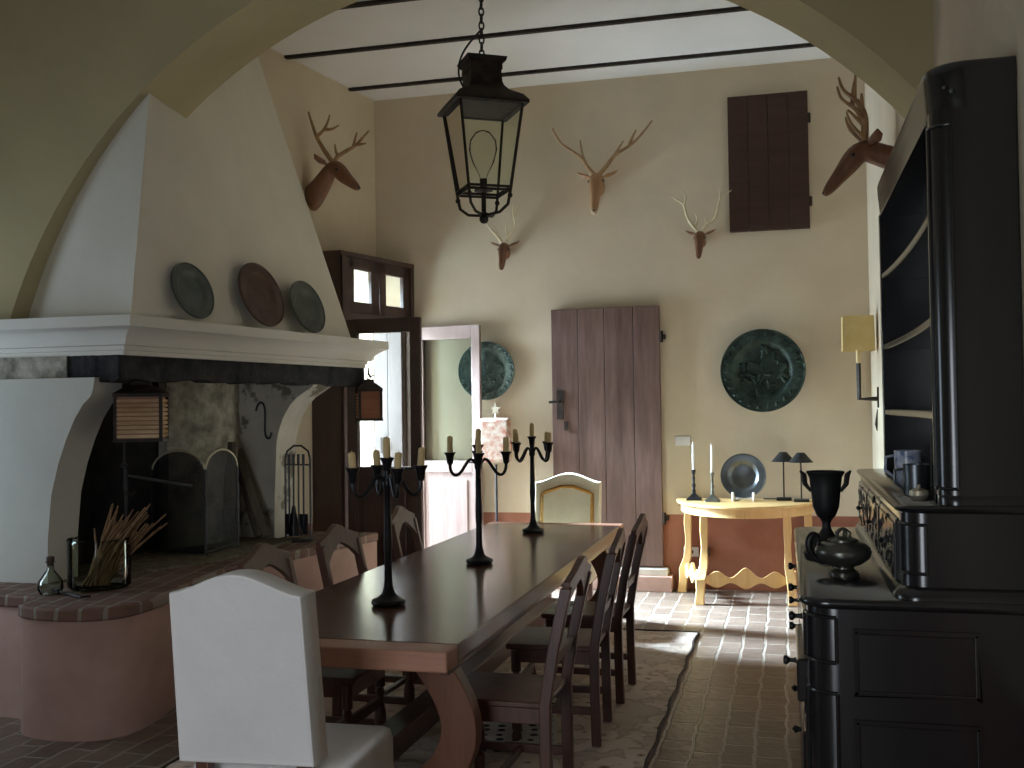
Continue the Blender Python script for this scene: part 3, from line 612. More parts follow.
# ---------------------------------------------------------------- candelabra and their candles
def candelabrum(loc, rot, label, hs=.57):
    t = thing('candelabrum', label, 'candelabra', loc, rot, 'iron candelabra on the table')
    MB().lathe([(0, 0), (.066, 0), (.074, .012), (.070, .024), (.045, .034), (.028, .05), (.019, .085), (.016, .11)], n=28).build('base', 'iron', t)
    MB().lathe([(.017, .10), (.0155, .2), (.019, .26), (.0165, .34), (.0145, hs-.08), (.020, hs-.07), (.020, hs-.05), (.0155, hs-.03), (.016, hs)], n=16).build('stem', 'iron', t)
    cup = [(0, 0), (.012, 0), (.017, .012), (.021, .045), (.031, .062), (.031, .066), (.0, .064)]
    MB().lathe(cup, (0, 0, hs-.012), 16).build('cup', 'iron', t)
    for k in range(4):
        a = pi/2*k; R = .150; d_ = Vector((cos(a), sin(a), 0))
        pth = bez([(0, 0, hs-.075), (.045, 0, hs+.035), (.07, 0, hs-.02), (.08, 0, hs-.17), (.158, 0, hs-.13), (R, 0, hs-.04)], 16)
        arm = MB().tube([d_*p[0]+Vector((0, 0, p[2])) for p in pth], [.0085]*17, 8).build('arm', 'iron', t)
        MB().lathe(cup, (d_.x*R, d_.y*R, hs-.05), 16).build('cup', 'iron', arm)
    return t
cnd = MB().lathe([(0, 0), (.0155, 0), (.0155, .07), (.013, .078), (.004, .082), (0, .08)], n=12); cnd.tube([(0, 0, .08), (.001, 0, .09)], .0015, 5)
cand0 = cnd.build('candle', 'wax_cream'); used = [False]
def put_candle(loc, lab, grp, hs=1.0):
    c = cand0 if not used[0] else cand0.copy()
    if used[0]: COL.objects.link(c)
    used[0] = True; c.location = loc; c.scale = (1, 1, hs); c.rotation_euler = (random.uniform(-.07, .07), random.uniform(-.07, .07), 0); tag(c, lab, 'candle', grp)
for (x, y, rot, wh, hs) in ((-1.645, 4.19, 38, 'nearest the camera', .57), (-1.60, 5.40, 18, 'in the middle of the table', .58), (-1.64, 6.80, 62, 'nearest the plank door', .585)):
    candelabrum((x, y, .777), radians(rot), 'black iron five cup candelabra on the table, '+wh, hs)
    g = 'candles of the candelabra '+wh; arms = []
    for k in range(4):
        a = radians(rot)+pi/2*k; arms.append((x+.150*cos(a), y+.150*sin(a)))
    arms.sort(key=lambda p: p[0]*cos(YAW)+p[1]*sin(YAW))
    put_candle((x, y, .777+hs+.050), 'short cream candle, raised centre cup, candelabra '+wh, g, 1.1)
    for p, nm in zip(arms, ('leftmost', 'second outer', 'third outer', 'rightmost')):
        put_candle((p[0], p[1], .777+hs+.012), 'short cream candle, %s cup, candelabra %s' % (nm, wh), g, random.choice((.85, 1.0, 1.1)))

# ---------------------------------------------------------------- hanging lantern
LX, LY = -1.865, 6.5
t = thing('hanging_lantern', 'large black iron lantern with glass sides hanging by a chain above the table', 'lantern', (LX, LY, 2.80), radians(33))
zt, zb, at, ab = .745, .20, .205, .135
def sq(a, z): return [(-a, -a, z), (a, -a, z), (a, a, z), (-a, a, z)]
mb = MB()
for sx in (-1, 1):
    for sy in (-1, 1): mb.tube([(sx*ab, sy*ab, zb-.02), (sx*at, sy*at, zt)], .010, 6)
for a, z in ((ab, zb), (ab+.005, zb+.02), (at, zt)):
    c = sq(a, z)
    for i in range(4): mb.tube([c[i], c[(i+1) % 4]], .009, 6)
for sx in (-1, 1):
    for sy in (-1, 1): mb.ball((sx*ab, sy*ab, zb-.035), .018, 8)
mb.build('frame', 'rusty_iron', t)
for i in range(4):
    A, B = sq(at-.003, zt), sq(ab-.003, zb+.01); mb = MB(); mb.face([mb.v(A[i]), mb.v(A[(i+1) % 4]), mb.v(B[(i+1) % 4]), mb.v(B[i])]); mb.build('pane', 'old_glass', t, smooth=False)
mb = MB(); mb.loops([sq(a, z) for a, z in ((at+.035, zt-.004), (at+.035, zt+.015), (at+.005, zt+.055), (.14, zt+.10), (.115, zt+.13), (.105, zt+.155))]); mb.build('roof', 'rusty_iron', t, ang=25)
mb = MB(); mb.loops([sq(a, z) for a, z in ((.105, zt+.15), (.10, zt+.23), (.107, zt+.24), (.105, zt+.275), (.125, zt+.29), (.132, zt+.315), (.02, zt+.32))]); mb.build('chimney', 'rusty_iron', t, ang=25)
mb = MB()
for k in range(4):
    a = pi/4+pi/2*k; r = ab*1.41; mb.tube([Vector((cos(a)*q, sin(a)*q, z)) for q, z in ((r, zb-.02), (r*.92, zb-.09), (r*.6, zb-.135), (r*.2, zb-.145), (0, zb-.13))], .010, 6)
mb.tube([(0, 0, zb-.15), (0, 0, zb+.03)], .016, 8); mb.ball((0, 0, zb-.17), .032, 10); mb.build('bottom_cage', 'rusty_iron', t)
MB().lathe([(.02, zb-.0), (.06, zb+.01), (.06, zb+.02), (.024, zb+.03), (.024, zb+.09), (0, zb+.09)], n=14).build('socket', 'rusty_iron', t)
MB().lathe([(.02, zb+.09), (.03, zb+.12), (.072, zb+.20), (.092, zb+.28), (.085, zb+.34), (.05, zb+.39), (.015, zb+.405)], n=20).build('bulb', 'bulb_glass', t)
mb = MB(); z = zt+.33; k = 0
while z < ZC-2.80-.02:
    a = k % 2*pi/2; ring = [(.016*cos(q)*cos(a), .016*cos(q)*sin(a), z+.030+.030*sin(q)) for q in [2*pi*i/8 for i in range(9)]]; mb.tube(ring, .006, 5); z += .046; k += 1
mb.build('chain', 'rusty_iron', t)
MB().tube(bez([(0, 0, zt+.52), (-.07, .03, zt+.44), (-.16, .06, zt+.36), (-.17, .05, zt+.22), (-.11, .04, zt+.14)], 12), .007, 6).build('cable', 'black_paint', t)

# ---------------------------------------------------------------- deer heads
def ringsv(c, axis_f, rx, rz, n=14):
    f = Vector(axis_f).normalized(); x = Vector((1, 0, 0)); u = x.cross(f).normalized()
    return [Vector(c)+x*rx*cos(2*pi*i/n)+u*rz*sin(2*pi*i/n) for i in range(n)]
def deer(label, loc, rotz, s, hide, ant, left, right, front=True, neck=1.0, lean=.10, droop=1.0, muzzle=None):
    """head on a neck, wall at y=0, looking along -y; left/right: antler branches as (x,z) or (x,y,z) offsets from the crown"""
    t = thing('deer_head', label, 'deer head', loc, rotz, 'carved deer heads on the walls'); t.scale = (s, s, s)
    nk = .20*neck
    if front: sp = [((0, 0.0, .0), (0, -1, .1), .062, .085), ((0, -.06*neck, .01), (0, -1, .2), .060, .078), ((0, -.13*neck, .03), (0, -1, .3), .058, .074)]
    else: sp = [((0, 0.0, -.20), (0, -1, .15), .085, .13), ((0, -.05*neck, -.16), (0, -.9, .6), .082, .115), ((0, -.12*neck-.01, -.07), (0, -.6, .9), .066, .088), ((0, -nk, .02), (0, -.7, .7), .060, .076)]
    D = droop
    sp += [((0, -nk-.045, .065), (0, -1, .0), .066, .074), ((0, -nk-.09, .055), (0, -.9, -.5*D), .072, .070), ((0, -nk-.13, .012*(2-D)), (0, -.8, -.7*D), .070, .070), ((0, -nk-.17, -.035*D), (0, -.8, -.7*D), .056, .060), ((0, -nk-.22, -.088*D), (0, -.8, -.7*D), .043, .047), ((0, -nk-.265, -.135*D), (0, -.8, -.7*D), .039, .039), ((0, -nk-.295, -.165*D), (0, -.8, -.7*D), .030, .026), ((0, -nk-.305, -.176*D), (0, -.8, -.7*D), .013, .011)]
    hd = MB().loops([ringsv(*q) for q in sp]).build('head', hide, t, sub=1)
    if muzzle:
        k = len(sp)-5; MB().loops([ringsv(Vector(q[0])+Vector((0, -.002, -.012)), q[1], q[2]*1.0, q[3]*.92) for q in sp[k:]]).build('muzzle', muzzle, t, sub=1)
    MB().ball((0, -nk-.300, -.163*D), .020, 10, (1.1, .8, .7)).build('nose', 'black_paint', t)
    for sx in (-1, 1):
        MB().ball((sx*.064, -nk-.125, .030), .014, 8).build('eye', 'black_paint', t)
        MB().tube([(sx*.05, -nk-.02, .085), (sx*.10, -nk, .105), (sx*.15, -nk+.01, .125), (sx*.19, -nk+.01, .15)], [.014, .044, .036, .006], 12, .4).build('ear', hide, t)
    for sd, br in ((-1, left), (1, right)):
        mb = MB(); base_ = Vector((sd*.03, -nk-.05, .125))
        for path in br:
            n = len(path); pts_ = [base_+(Vector((p[0], -lean*min(1, abs(p[1])*2.2), p[1])) if len(p) == 2 else Vector(p)) for p in path]
            fine = []
            for i in range(n-1):
                p0, p1, p2, p3 = pts_[max(i-1, 0)], pts_[i], pts_[i+1], pts_[min(i+2, n-1)]
                for k in range(4):
                    q = k/4; fine.append(.5*((2*p1)+(-p0+p2)*q+(2*p0-5*p1+4*p2-p3)*q*q+(-p0+3*p1-3*p2+p3)*q**3))
            fine.append(pts_[-1]); N = len(fine)
            r0_ = .021 if path is br[0] else .016
            mb.tube(fine, [r0_*(1-.66*(i/(N-1))**1.3) for i in range(N)], 8)
        mb.build('antler', ant, t)
    return t
# centre of the end wall, spreading antlers
deer('pale carved deer head with wide brown antlers above the plank door', (-1.595, YF-.005, 3.57), radians(3), .95, 'carved_wood', 'brown_antler',
     [[(0, -.01), (-.06, .06), (-.10, .13), (-.20, .21), (-.30, .29), (-.37, .42)], [(-.07, .08), (-.10, .18), (-.115, .30)]],
     [[(0, -.01), (.07, .06), (.15, .15), (.28, .22), (.38, .30), (.50, .43)], [(.13, .13), (.18, .20), (.23, .27)], [(.28, .22), (.31, .29), (.35, .36)]], droop=1.7, neck=.6, muzzle='pale_muzzle')
deer('small carved deer head with pale antlers half behind the lantern', (-2.47, YF-.005, 3.03), radians(5), .72, 'dark_carved_wood', 'antler',
     [[(0, 0), (-.06, .09), (-.15, .19), (-.22, .30), (-.36, .42)], [(-.06, .09), (-.07, .17), (-.10, .22)]],
     [[(0, 0), (.05, .10), (.12, .20), (.10, .34), (.12, .46)], [(.03, .06), (.0, .14), (.01, .22)], [(.11, .33), (.17, .42), (.22, .50)]], droop=1.45, neck=.5)
deer('small dark carved deer head with pale antlers beside the wooden hatch', (-.69, YF-.005, 3.04), radians(-2), .70, 'dark_carved_wood', 'antler',
     [[(0, 0), (-.07, .08), (-.13, .20), (-.16, .33), (-.25, .40), (-.32, .45)], [(-.04, .04), (-.0, .15), (-.04, .24)], [(-.16, .33), (-.13, .41), (-.16, .50)]],
     [[(0, 0), (.06, .08), (.16, .15), (.20, .30), (.24, .38), (.37, .46)], [(.06, .07), (.04, .12), (.05, .16)], [(.23, .35), (.23, .43), (.25, .52)]], droop=1.45, neck=.5)
yl = 8.24; a_l = math.atan(.1584)
deer('brown carved deer head in profile on the wall beside the fireplace hood', (lw(yl)+.012, yl, 3.60), radians(90)-a_l, 1.0, 'dark_carved_wood', 'brown_antler',
     [[(0, 0, 0), (-.03, .06, .10), (-.05, .11, .20), (-.06, .15, .32), (-.06, .185, .42)], [(-.05, .11, .20), (-.06, .03, .25), (-.06, -.01, .31), (-.06, -.03, .37)], [(-.06, .03, .25), (-.06, -.05, .245), (-.06, -.12, .27)]],
     [[(0, 0, 0), (.02, -.02, .05), (.05, -.10, .10), (.07, -.15, .13), (.08, -.22, .19), (.08, -.29, .25)], [(.02, -.02, .05), (.03, .01, .10), (.03, .02, .16)], [(.07, -.14, .125), (.08, -.15, .19), (.08, -.17, .25)], [(.075, -.17, .14), (.08, -.26, .145)]], front=False, droop=.8)
rb = lambda s: [[(0, 0, 0), (s*.03, .0, .13), (s*.05, -.03, .21), (s*.06, -.065, .25), (s*.07, -.13, .31), (s*.07, -.155, .39)], [(s*.06, -.065, .25), (s*.08, -.06, .34), (s*.08, -.05, .42)], [(s*.01, -.01, .01), (s*.03, -.085, .10), (s*.04, -.11, .18)], [(s*.03, 0, .12), (s*.05, -.05, .18), (s*.05, -.095, .23)], [(s*.05, -.02, .20), (s*.06, -.02, .28)]]
deer('large carved deer head on the side wall above the black dresser', (XR-.012, 6.93, 3.13), radians(-90), 1.0, 'dark_carved_wood', 'brown_antler', rb(-1), rb(1), neck=.62, droop=1.15)
deer('carved deer head on the arch wall, only its muzzle in view', (.575, 5.188, 3.70), radians(-38), .85, 'carved_wood', 'antler', [[(0, 0), (-.04, .2), (-.06, .4)]], [[(0, 0), (.03, .2), (.04, .4)]], neck=.35)

# ---------------------------------------------------------------- on the end wall
dish('bronze_dish', 'big dark bronze dish with relief hanging on the end wall below the hatch', 'plate', .355, 'bronze_patina', (-.187, YF-.055, 1.90), (.0, -1, .0), .27, .10, None, 1.0)
dish('green_dish', 'green patinated dish on the end wall beside the plank door', 'plate', .268, 'green_patina', (-2.665, YF-.028, 1.955), (0, -1, 0), .22, .10, None, .7)
# lamp with floral shade behind the glazed door
t = thing('standing_lamp', 'slim standing lamp with a red floral parchment shade by the end wall', 'lamp', (-2.545, 9.16, 0))
MB().lathe([(0, 0), (.13, 0), (.13, .015), (.02, .035), (.011, .06), (.011, 1.1)], n=20).build('pole', 'iron', t)
MB().box((-.145, -.06, 1.12), (.145, .06, 1.52)).build('shade', 'floral_parchment', t, bevel=.03)
MB().tube([(0, 0, 1.5), (0, 0, 1.58)], .006).build('finial_rod', 'brass_rim', t)
mb = MB(); mb.prism([((.055 if i % 2 == 0 else .022)*sin(pi*i/5), 1.60+(.055 if i % 2 == 0 else .022)*cos(pi*i/5)) for i in range(10)], 'y', -.006, .006); mb.build('star_finial', 'brass_rim', t, smooth=False)
# switches
t = thing('light_switch', 'white plastic light switch plate right of the plank door', 'switch', (-.885, YF, 1.296))
MB().box((-.066, -.012, -.042), (.066, 0, .042)).build('plate', 'plastic_white', t, bevel=.003)
for x in (-.03, .005, .04): MB().box((x-.014, -.018, -.022), (x+.014, -.011, .022)).build('rocker', 'plastic_white', t, bevel=.002)
t = thing('wall_socket', 'small white wall socket low in the red dado behind the console', 'socket', (-.83, YF, .325))
MB().box((-.066, -.012, -.042), (.066, 0, .042)).build('plate', 'plastic_white', t, bevel=.003); MB().lathe([(0, -.016), (.02, -.016), (.022, -.01)], (0, 0, 0), 14, 'y').build('outlet', 'black_paint', t)
t = thing('wall_plug', 'dark plug in the wall beside the white socket behind the console', 'plug', (-.70, YF, .33)); MB().box((-.03, -.05, -.04), (.03, 0, .04)).build('body', 'black_paint', t, bevel=.006); MB().tube([(0, -.03, -.04), (.0, -.04, -.14), (-.02, -.03, -.30)], .005).build('cord', 'black_paint', t)
# sconce on the right wall
t = thing('wall_sconce', 'wall sconce with a square parchment shade on a dark iron arm', 'wall lamp', (XR, 8.62, 1.64))
mb = MB(); mb.box((-.012, -.02, -.07), (0, .02, .09)); mb.tube([(-.01, 0, 0), (-.145, 0, 0), (-.145, 0, .29)], .018, 4); mb.build('arm', 'rusty_iron', t, smooth=False)
MB().lathe([(.018, .28), (.018, .38)], (-.145, 0, 0), 12).build('candle_sleeve', 'wax_cream', t)
mb = MB(); q = [(-.265, -.10), (-.025, -.10), (-.025, .10), (-.265, .10)]; cxm = -.145
mb.loops([[(cxm+(x-cxm)*k, y*k, z) for x, y in q] for z, k in ((.375, 1.0), (.645, .97))], cap=False); mb.loops([[(cxm+(x-cxm)*k*.98, y*k*.98, z) for x, y in q] for z, k in ((.376, 1.0), (.644, .97))], cap=False); mb.build('shade', 'shade_parchment', t, smooth=False)
MB().tube([(-.01, .03, -.08), (-.02, .035, -.2), (-.015, .03, -.25)], [.004, .012, .004], 8).build('pull_cord', 'rusty_iron', t)

# ---------------------------------------------------------------- console table against the end wall
CX, CY = -.34, 9.30
t = thing('console_table', 'light golden wood half round console table against the end wall', 'console table', (CX, CY, 0))
ol = [(-.545*1.0+.0, 0)]+[(.60*cos(radians(180+k*180/24)), .80*sin(radians(180+k*180/24))) for k in range(25)]
MB().prism(ol[1:], 'z', .775, .80).build('tabletop', 'console_wood', t, bevel=.008)
MB().prism([(x*.94, y*.93) for x, y in ol[1:]], 'z', .70, .776).build('apron', 'console_wood', t, bevel=.004)
for x0, y0, x1, y1 in ((-.50, -.06, -.555, -.12), (-.33, -.52, -.365, -.68), (.33, -.52, .365, -.60), (.50, -.06, .55, -.12)):
    st = [(0, .72, .030), (.08, .60, .033), (.02, .44, .026), (.18, .30, .034), (.75, .20, .040), (.80, .12, .034), (.98, .04, .036), (1.0, 0, .040)]
    MB().loops([[(x0+(x1-x0)*f_+a*r, y0+(y1-y0)*f_+b*r, z) for a, b in ((-1, -1), (1, -1), (1, 1), (-1, 1))] for f_, z, r in st]).build('leg', 'console_wood', t, bevel=.006)
def scallop(mb, A, B, z0=.13, z1=.26, n=56):
    A, B = Vector(A), Vector(B); d_ = (B-A); nn = Vector((-d_.y, d_.x)).normalized()*.011; top, bot = [], []
    for k in range(n+1):
        u = k/n; p = A+d_*u; e = .5-.5*cos(u*6*pi)
        c = max(0, 1-abs(u-.5)*5); top.append((p, z1-.055*(1-e)+.03*c)); bot.append((p, z0+.04*(1-e)-.01*c))
    ring = [(p, z) for p, z in top]+[(p, z) for p, z in bot[::-1]]
    mb.loops([[(p.x+nn.x*s, p.y+nn.y*s, z) for p, z in ring] for s in (-1, 1)])
mb = MB(); scallop(mb, (-.345, -.62), (.345, -.56)); mb.build('stretcher', 'console_wood', t, smooth=False)
mb = MB(); scallop(mb, (-.53, -.10), (-.355, -.62)); mb.build('stretcher', 'console_wood', t, smooth=False)
mb = MB(); scallop(mb, (.53, -.10), (.355, -.55)); mb.build('stretcher', 'console_wood', t, smooth=False)
# things on the console
def candlestick(loc, lab, labc, mat, hh):
    t = thing('candlestick', lab, 'candlestick', loc, 0, 'candlesticks on the console')
    MB().loops([[(a*r, b*r, z) for a, b in ((-1, -1), (1, -1), (1, 1), (-1, 1))] for z, r in ((0, .062), (.012, .062), (.03, .040), (.05, .020), (.06, .014))]).build('base', mat, t, bevel=.004)
    MB().lathe([(.012, .055), (.016, .08), (.010, .10), (.017, .125), (.009, .15), (.013, .19), (.009, hh-.05), (.016, hh-.03), (.020, hh), (.012, hh-.01), (0, hh-.012)], n=14).build('stem', mat, t)
    c = MB().lathe([(0, hh-.01), (.0115, hh-.01), (.0105, hh+.225), (.004, hh+.24), (0, hh+.24)], n=12).build('candle', 'wax_white', loc=loc); tag(c, labc, 'candle', 'white candles on the console')
candlestick((-.775, 9.09, .80), 'dark candlestick on the console nearest the plank door', 'tall white candle in the candlestick nearest the plank door', 'iron', .26)
candlestick((-.61, 8.95, .80), 'dull brass candlestick on the console beside the pewter plate', 'tall white candle in the candlestick beside the pewter plate', 'dark_pewter', .245)
dish('pewter_plate', 'shiny pewter plate propped upright on the console table', 'plate', .188, 'bright_pewter', (-.36, 9.10, .80+.205), (-.02, -1, .16), .30, .14)
t = thing('plate_stand', 'clear little stand holding up the pewter plate', 'plate stand', (-.36, 9.08, .80))
for s in (-1, 1): MB().tube([(s*.085, .08, .012), (s*.085, -.075, .012), (s*.085, -.08, .075)], .011, 4).build('prong', 'plastic_white', t)
MB().tube([(-.085, .06, .012), (.085, .06, .012)], .008, 6).build('crossbar', 'plastic_white', t)
o0 = thing('table_lamp', 'slim lamp with a small black cone shade next to the pewter plate', 'lamp', (-.03, 9.15, .80), 0, 'small black lamps on the console')
MB().box((-.062, -.045, 0), (.062, .045, .022)).build('base', 'black_paint', o0, bevel=.003); MB().tube([(0, 0, .02), (0, 0, .345)], .0065, 8).build('stem', 'rusty_iron', o0)
MB().lathe([(.100, .325), (.030, .405), (.028, .405), (.098, .325)], n=24, ring=True).build('shade', 'black_paint', o0)
o1 = copy_tree(o0); o1.location = (.11, 9.02, .80); o1['label'] = 'slim lamp with a small black cone shade behind the dark urn'
o = MB().tube([(-.20, 9.20, .807), (-.05, 9.19, .807)], .006, 6).build('lamp_cord', 'black_paint'); tag(o, 'thin dark cord lying on the console behind the plate', 'cord')

# ---------------------------------------------------------------- black dresser on the right
t = thing('dresser', 'tall black carved dresser with open shelves against the side wall', 'dresser', (0, 0, 0))
X0, X1, YA, YB = 0.03, XR-.004, 3.41, 5.42
def rounded(x0, y0, y1, r, n=8):
    """plan of a case with rounded front corners, back against the wall"""
    a = [(x0+r-r*sin(pi/2*k/n), y0+r-r*cos(pi/2*k/n)) for k in range(n+1)]
    b = [(x0+r-r*cos(pi/2*k/n), y1-r+r*sin(pi/2*k/n)) for k in range(n+1)]
    return [(X1, y1), (X1, y0)]+a+b
RC = .095
MB().prism(rounded(X0+.022, YA+.022, YB-.022, RC), 'z', .0, .965).build('carcass', 'ebony', t, ang=30)
MB().prism(rounded(X0+.005, YA+.005, YB-.005, RC), 'z', 0, .09).build('plinth', 'ebony', t, ang=30, bevel=.006)
mb = MB(); mb.loops([[(x, y, z) for x, y in rounded(X0+o_, YA+o_, YB-o_, RC)] for o_, z in ((.020, .962), (.004, .968), (-.004, .976), (-.005, .986), (.002, .997))]); mb.build('counter', 'ebony', t, ang=50)
# near end panels: thin raised frames
def frame_panel(y, x0, x1, z0, z1):
    mb = MB(); b_ = .014
    for a, b, c, d_ in ((x0, x0+b_, z0, z1), (x1-b_, x1, z0, z1), (x0, x1, z0, z0+b_), (x0, x1, z1-b_, z1)): mb.box((a, y-.005, c), (b, y+.01, d_))
    mb.build('end_panel', 'ebony', t, smooth=False, bevel=.004)
frame_panel(YA+.022, .19, .55, .70, .90); frame_panel(YA+.022, .19, .55, .12, .62)
# rounded corner pilasters with thin mouldings that follow the curve
def pilaster(x0, y0, r, z0, z1, far=False, w=.008):
    def c(u, z): a = pi/2*u; x = x0+r-(r+.003)*cos(a); y = y0+r-(r+.003)*sin(a); return (x, y, z) if not far else (x, y0-r+(r+.003)*sin(a), z)
    mb = MB(); lo, hi = .08, .94
    for z in (z0, z1): mb.tube([c(lo+(hi-lo)*k/10, z) for k in range(11)], w, 8)
    for u in (lo, hi): mb.tube([c(u, z0), c(u, z1)], w, 8)
    mb.build('corner_moulding', 'ebony', t)
for far_, y0 in ((False, YA+.022), (True, YB-.022)):
    pilaster(X0+.022, y0, RC, .795, .935, far_, .006); pilaster(X0+.022, y0, RC, .12, .70, far_, .006)
mb = MB(); mb.box((X0+.008, YA+.14, .60), (X0+.04, YB-.14, .625)); mb.build('rail', 'ebony', t, smooth=False, bevel=.004)
# drawers and doors along the front
yy = [YA+.13, YA+.72, YA+1.32, YB-.13]
for k in range(3):
    for z0, z1, pull in ((.785, .935, 0), (.635, .775, .022 if k == 0 else 0)):
        dr = MB().box((X0+.010-pull, yy[k]+.015, z0), (X0+.05, yy[k+1]-.015, z1)).build('drawer', 'ebony', t, smooth=False, bevel=.008)
        for q in (.5,):
            y = yy[k]+(yy[k+1]-yy[k])*q
            MB().lathe([(.012, .012-pull), (.008, 0-pull), (.008, -.012-pull), (.017, -.022-pull), (.015, -.033-pull), (0, -.036-pull)], (X0, y, (z0+z1)/2), 12, 'x').build('knob', 'iron', dr)
    dr = MB().box((X0+.012, yy[k]+.015, .11), (X0+.05, yy[k+1]-.015, .59)).build('door', 'ebony', t, smooth=False, bevel=.008)
    MB().box((X0+.002, yy[k]+.08, .18), (X0+.02, yy[k+1]-.08, .52)).build('raised_field', 'ebony', dr, smooth=False, bevel=.014)
    MB().lathe([(.012, .012), (.008, 0), (.016, -.02), (0, -.032)], (X0, yy[k]+.06, .36), 12, 'x').build('knob', 'iron', dr)
# drawer tier above the counter
TX0, TYA, TYB, TZ = .325, 3.43, 5.40, 1.285
tc = .075
MB().prism(rounded(TX0+.015, TYA+.015, TYB-.015, tc), 'z', .996, TZ-.012).build('upper_carcass', 'ebony', t, ang=30)
mb = MB(); mb.loops([[(x, y, z) for x, y in rounded(TX0+o_, TYA+o_, TYB-o_, tc)] for o_, z in ((.014, TZ-.024), (.001, TZ-.018), (-.003, TZ-.008), (.003, TZ))]); mb.build('ledge', 'ebony', t, ang=50)
for far_, y0 in ((False, TYA+.015), (True, TYB-.015)): pilaster(TX0+.015, y0, tc, 1.075, 1.225, far_, .005)
mb = MB(); mb.loops([[(x, y, z) for x, y in rounded(TX0+o_, TYA+o_, TYB-o_, tc)] for o_, z in ((-.012, .996), (-.012, 1.012), (.004, 1.032), (.016, 1.036))]); mb.build('base_moulding', 'ebony', t, ang=50)
for k in range(3):
    y0 = TYA+.13+k*.585; dr = MB().box((TX0+.006, y0, 1.03), (TX0+.03, y0+.56, 1.235)).build('drawer', 'ebony', t, smooth=False, bevel=.008)
    mb = MB(); rnd = random.Random(20+k)
    for q in range(26):
        c = Vector((TX0+.004, y0+.05+.46*rnd.random(), 1.06+.15*rnd.random())); a = rnd.uniform(0, 2*pi); r = rnd.uniform(.015, .035)
        mb.tube([c+Vector((0, cos(a+i*.8)*r*(1-i*.12), sin(a+i*.8)*r*(1-i*.12))) for i in range(6)], [.004, .007, .008, .007, .006, .003], 6)
    mb.box((TX0+.001, y0+.03, 1.05), (TX0+.01, y0+.53, 1.215)); mb.build('carving', 'ebony', dr)
    MB().lathe([(.009, .006), (.006, -.008), (.013, -.02), (0, -.028)], (TX0, y0+.28, 1.13), 12, 'x').build('knob', 'iron', dr)
# open hutch
HX, HYA, HYB, HZ = .452, 3.46, 5.36, 2.50
hc = .06
def side_plan(y0, y1, r, n=8): return [(HX+r-r*sin(pi/2*k/n), y0+r-r*cos(pi/2*k/n)) for k in range(n+1)]+[(HX, y1), (X1, y1), (X1, y0)]
MB().prism(side_plan(HYA, HYA+.09, hc), 'z', TZ, HZ+.01).build('hutch_side', 'ebony', t, ang=30)
MB().box((HX, HYB-.05, TZ), (X1, HYB, HZ+.01)).build('hutch_side', 'ebony', t, smooth=False, bevel=.004)
pilaster(HX, HYA, hc, TZ+.05, HZ-.04, False, .005)
mb = MB(); mb.loops([[(x, y, z) for x, y in side_plan(HYA+o_, HYA+.09, hc)] for o_, z in ((-.006, TZ), (-.006, TZ+.02), (.0, TZ+.03))]); mb.build('hutch_base_moulding', 'ebony', t, ang=50)
mb = MB(); mb.box((HX-.002, HYA+.09, TZ), (HX+.02, HYA+.115, HZ)); mb.build('stile', 'ebony', t, smooth=False, bevel=.004)
MB().box((X1-.02, HYA+.1, TZ), (X1, HYB-.05, HZ)).build('back_board', 'ebony', t, smooth=False)
for z in (1.56, 1.87, 2.21):
    y0, y1 = HYA+.10, HYB-.06; q = [(X1-.02, y0), (X1-.02, y1)]+[(HX+.004+.022*sin(pi*k/12)**.7, y1+(y0-y1)*k/12) for k in range(13)]
    MB().prism(q, 'z', z-.014, z+.014).build('shelf', 'ebony', t, bevel=.005, ang=30)
mb = MB(); mb.loops([[(x+(.0 if x > X1-.01 else o_*.25), y+(o_*.2 if y < 4.4 else -o_*.6), z) for x, y in rounded(HX, HYA, HYB, hc+.05)] for o_, z in ((.0, HZ-.005), (-.010, HZ+.004), (-.010, HZ+.016), (-.016, HZ+.028), (-.022, HZ+.05), (-.022, HZ+.058), (-.034, HZ+.085), (-.040, HZ+.12), (-.040, HZ+.135), (-.026, HZ+.148), (.0, HZ+.154), (.06, HZ+.156))]); mb.build('cornice', 'ebony', t, ang=45)
mb = MB()
for y, z in ((HYA+.03, HZ-.1),): mb.ball((HX+.06, HYA-.006, HZ+.06), .008, 8); mb.ball((HX+.04, HYA-.0, HZ+.075), .006, 8)
mb.build('stud', 'grey_pewter', t)

# things on the dresser
tt = thing('urn', 'dark two handled urn vase on the dresser counter', 'urn', (.145, 4.32, .998))
MB().lathe([(0, 0), (.085, 0), (.09, .02), (.075, .035), (.06, .05), (.062, .07), (.035, .085), (.018, .115), (.016, .135), (.022, .15), (.028, .155)], n=28).build('foot', 'black_paint', tt)
MB().lathe([(.02, .15), (.036, .165), (.05, .20), (.057, .27), (.062, .315), (.074, .335), (.072, .34), (.055, .31), (.045, .2), (0, .18)], n=28).build('bowl', 'black_paint', tt)
for s in (-1, 1): MB().tube([(s*.055, 0, .26), (s*.078, 0, .29), (s*.082, 0, .325), (s*.096, 0, .342)], [.006, .010, .011, .004], 8).build('handle', 'black_paint', tt)
tt = thing('pewter_pot', 'squat dark pewter pot with curled handle and lid on the dresser counter', 'teapot', (.185, 3.88, .998), radians(8))
MB().lathe([(0, 0), (.05, 0), (.052, .014), (.034, .026), (.034, .032), (.06, .042), (.088, .062), (.097, .082), (.092, .10), (.075, .114), (.055, .12), (0, .12)], n=32).build('body', 'dark_pewter', tt)
MB().lathe([(0, .118), (.052, .118), (.052, .128), (.03, .136), (0, .138)], n=24).build('lid', 'dark_pewter', tt)
mb = MB()
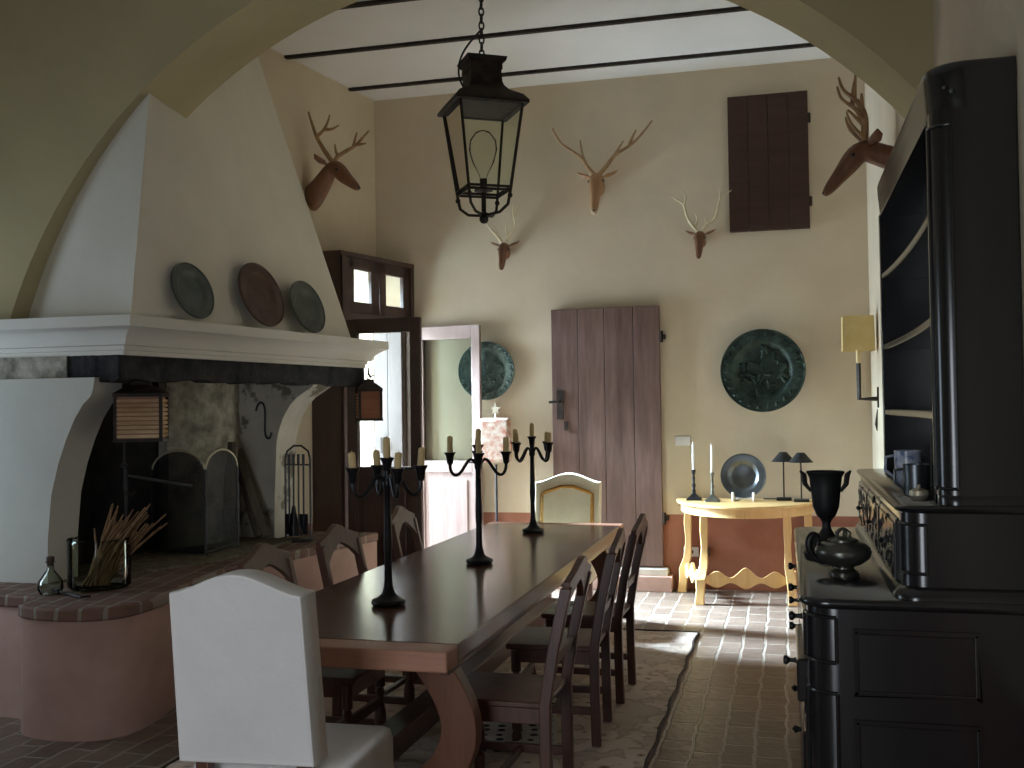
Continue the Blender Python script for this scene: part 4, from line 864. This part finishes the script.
for k in range(5):
    a = 2*pi*k/5; mb.tube([(.022*cos(a), .022*sin(a), .135), (.026*cos(a), .026*sin(a), .150), (.012*cos(a), .012*sin(a), .162), (0, 0, .166)], .0045, 6)
mb.build('lid_knob', 'dark_pewter', tt)
MB().tube(bez([(-.05, 0, .05), (-.12, 0, .035), (-.155, 0, .13), (-.10, 0, .19), (-.07, 0, .13), (-.09, 0, .105)], 16), [.011]*5+[.014]*6+[.012, .011, .010, .009, .008, .007], 10).build('handle', 'iron', tt)
def mug(lab, loc, r, h, mat, hr, rot=0):
    q = thing('mug', lab, 'mug', loc, rot)
    MB().lathe([(0, 0), (r*.92, 0), (r, .01), (r*.95, h*.5), (r, h), (r*.93, h), (r*.88, h*.5), (r*.85, .012), (0, .012)], n=22).build('body', mat, q)
    MB().tube([(-r*.9, 0, h*.85), (-r-hr, 0, h*.8), (-r-hr*1.1, 0, h*.4), (-r*.9, 0, h*.15)], .006, 8).build('handle', mat, q); return q
mug('blue and white glazed mug on the dresser ledge', (.46, 4.40, TZ), .052, .13, 'blue_white_glaze', .03)
mug('shiny pewter tankard on the dresser ledge beside the tiny round pot', (.43, 3.86, TZ), .044, .105, 'bright_pewter', .025)
q = thing('tiny_pot', 'tiny round brass lidded pot on the dresser ledge', 'pot', (.415, 3.66, TZ))
MB().lathe([(0, 0), (.02, 0), (.032, .015), (.03, .03), (.01, .038), (.0, .04)], n=18).build('body', 'brass_rim', q); MB().ball((0, 0, .044), .007, 8).build('knob', 'brass_rim', q)
q = thing('wire_holder', 'upright dark wire candle holder standing behind the pewter tankard', 'candle holder', (.52, 4.06, TZ))
MB().lathe([(0, 0), (.045, 0), (.045, .008), (.006, .012)], n=16).build('base', 'grey_pewter', q); MB().tube([(-.014, 0, .01), (-.014, 0, .20), (0, 0, .235), (.014, 0, .20), (.014, 0, .01)], .004, 6).build('wire_loop', 'grey_pewter', q); MB().ball((0, 0, .25), .010, 8, (1, 1, 1.6)).build('finial', 'grey_pewter', q)
q = thing('ceramic_vase', 'tall blue and white glazed vase on the middle dresser shelf', 'vase', (.575, 3.92, 1.884))
MB().lathe([(0, 0), (.035, 0), (.04, .01), (.05, .06), (.055, .12), (.045, .17), (.022, .20), (.02, .22), (.03, .235), (.02, .235), (.015, .21), (0, .2)], n=24).build('body', 'blue_white_glaze', q); MB().lathe([(.03, .235), (.018, .25), (.008, .262), (0, .265)], n=16).build('lid', 'blue_white_glaze', q)
q = thing('painted_bowl', 'small round red and blue painted pot on the lowest dresser shelf', 'bowl', (.575, 3.98, 1.574))
MB().lathe([(0, 0), (.03, 0), (.05, .02), (.062, .05), (.055, .085), (.035, .10), (.03, .10), (.05, .08), (.055, .05), (.04, .02), (0, .012)], n=24).build('body', 'red_blue_glaze', q)
MB().lathe([(.036, .10), (.03, .112), (.01, .12), (.008, .132), (0, .134)], n=18).build('lid', 'red_blue_glaze', q)
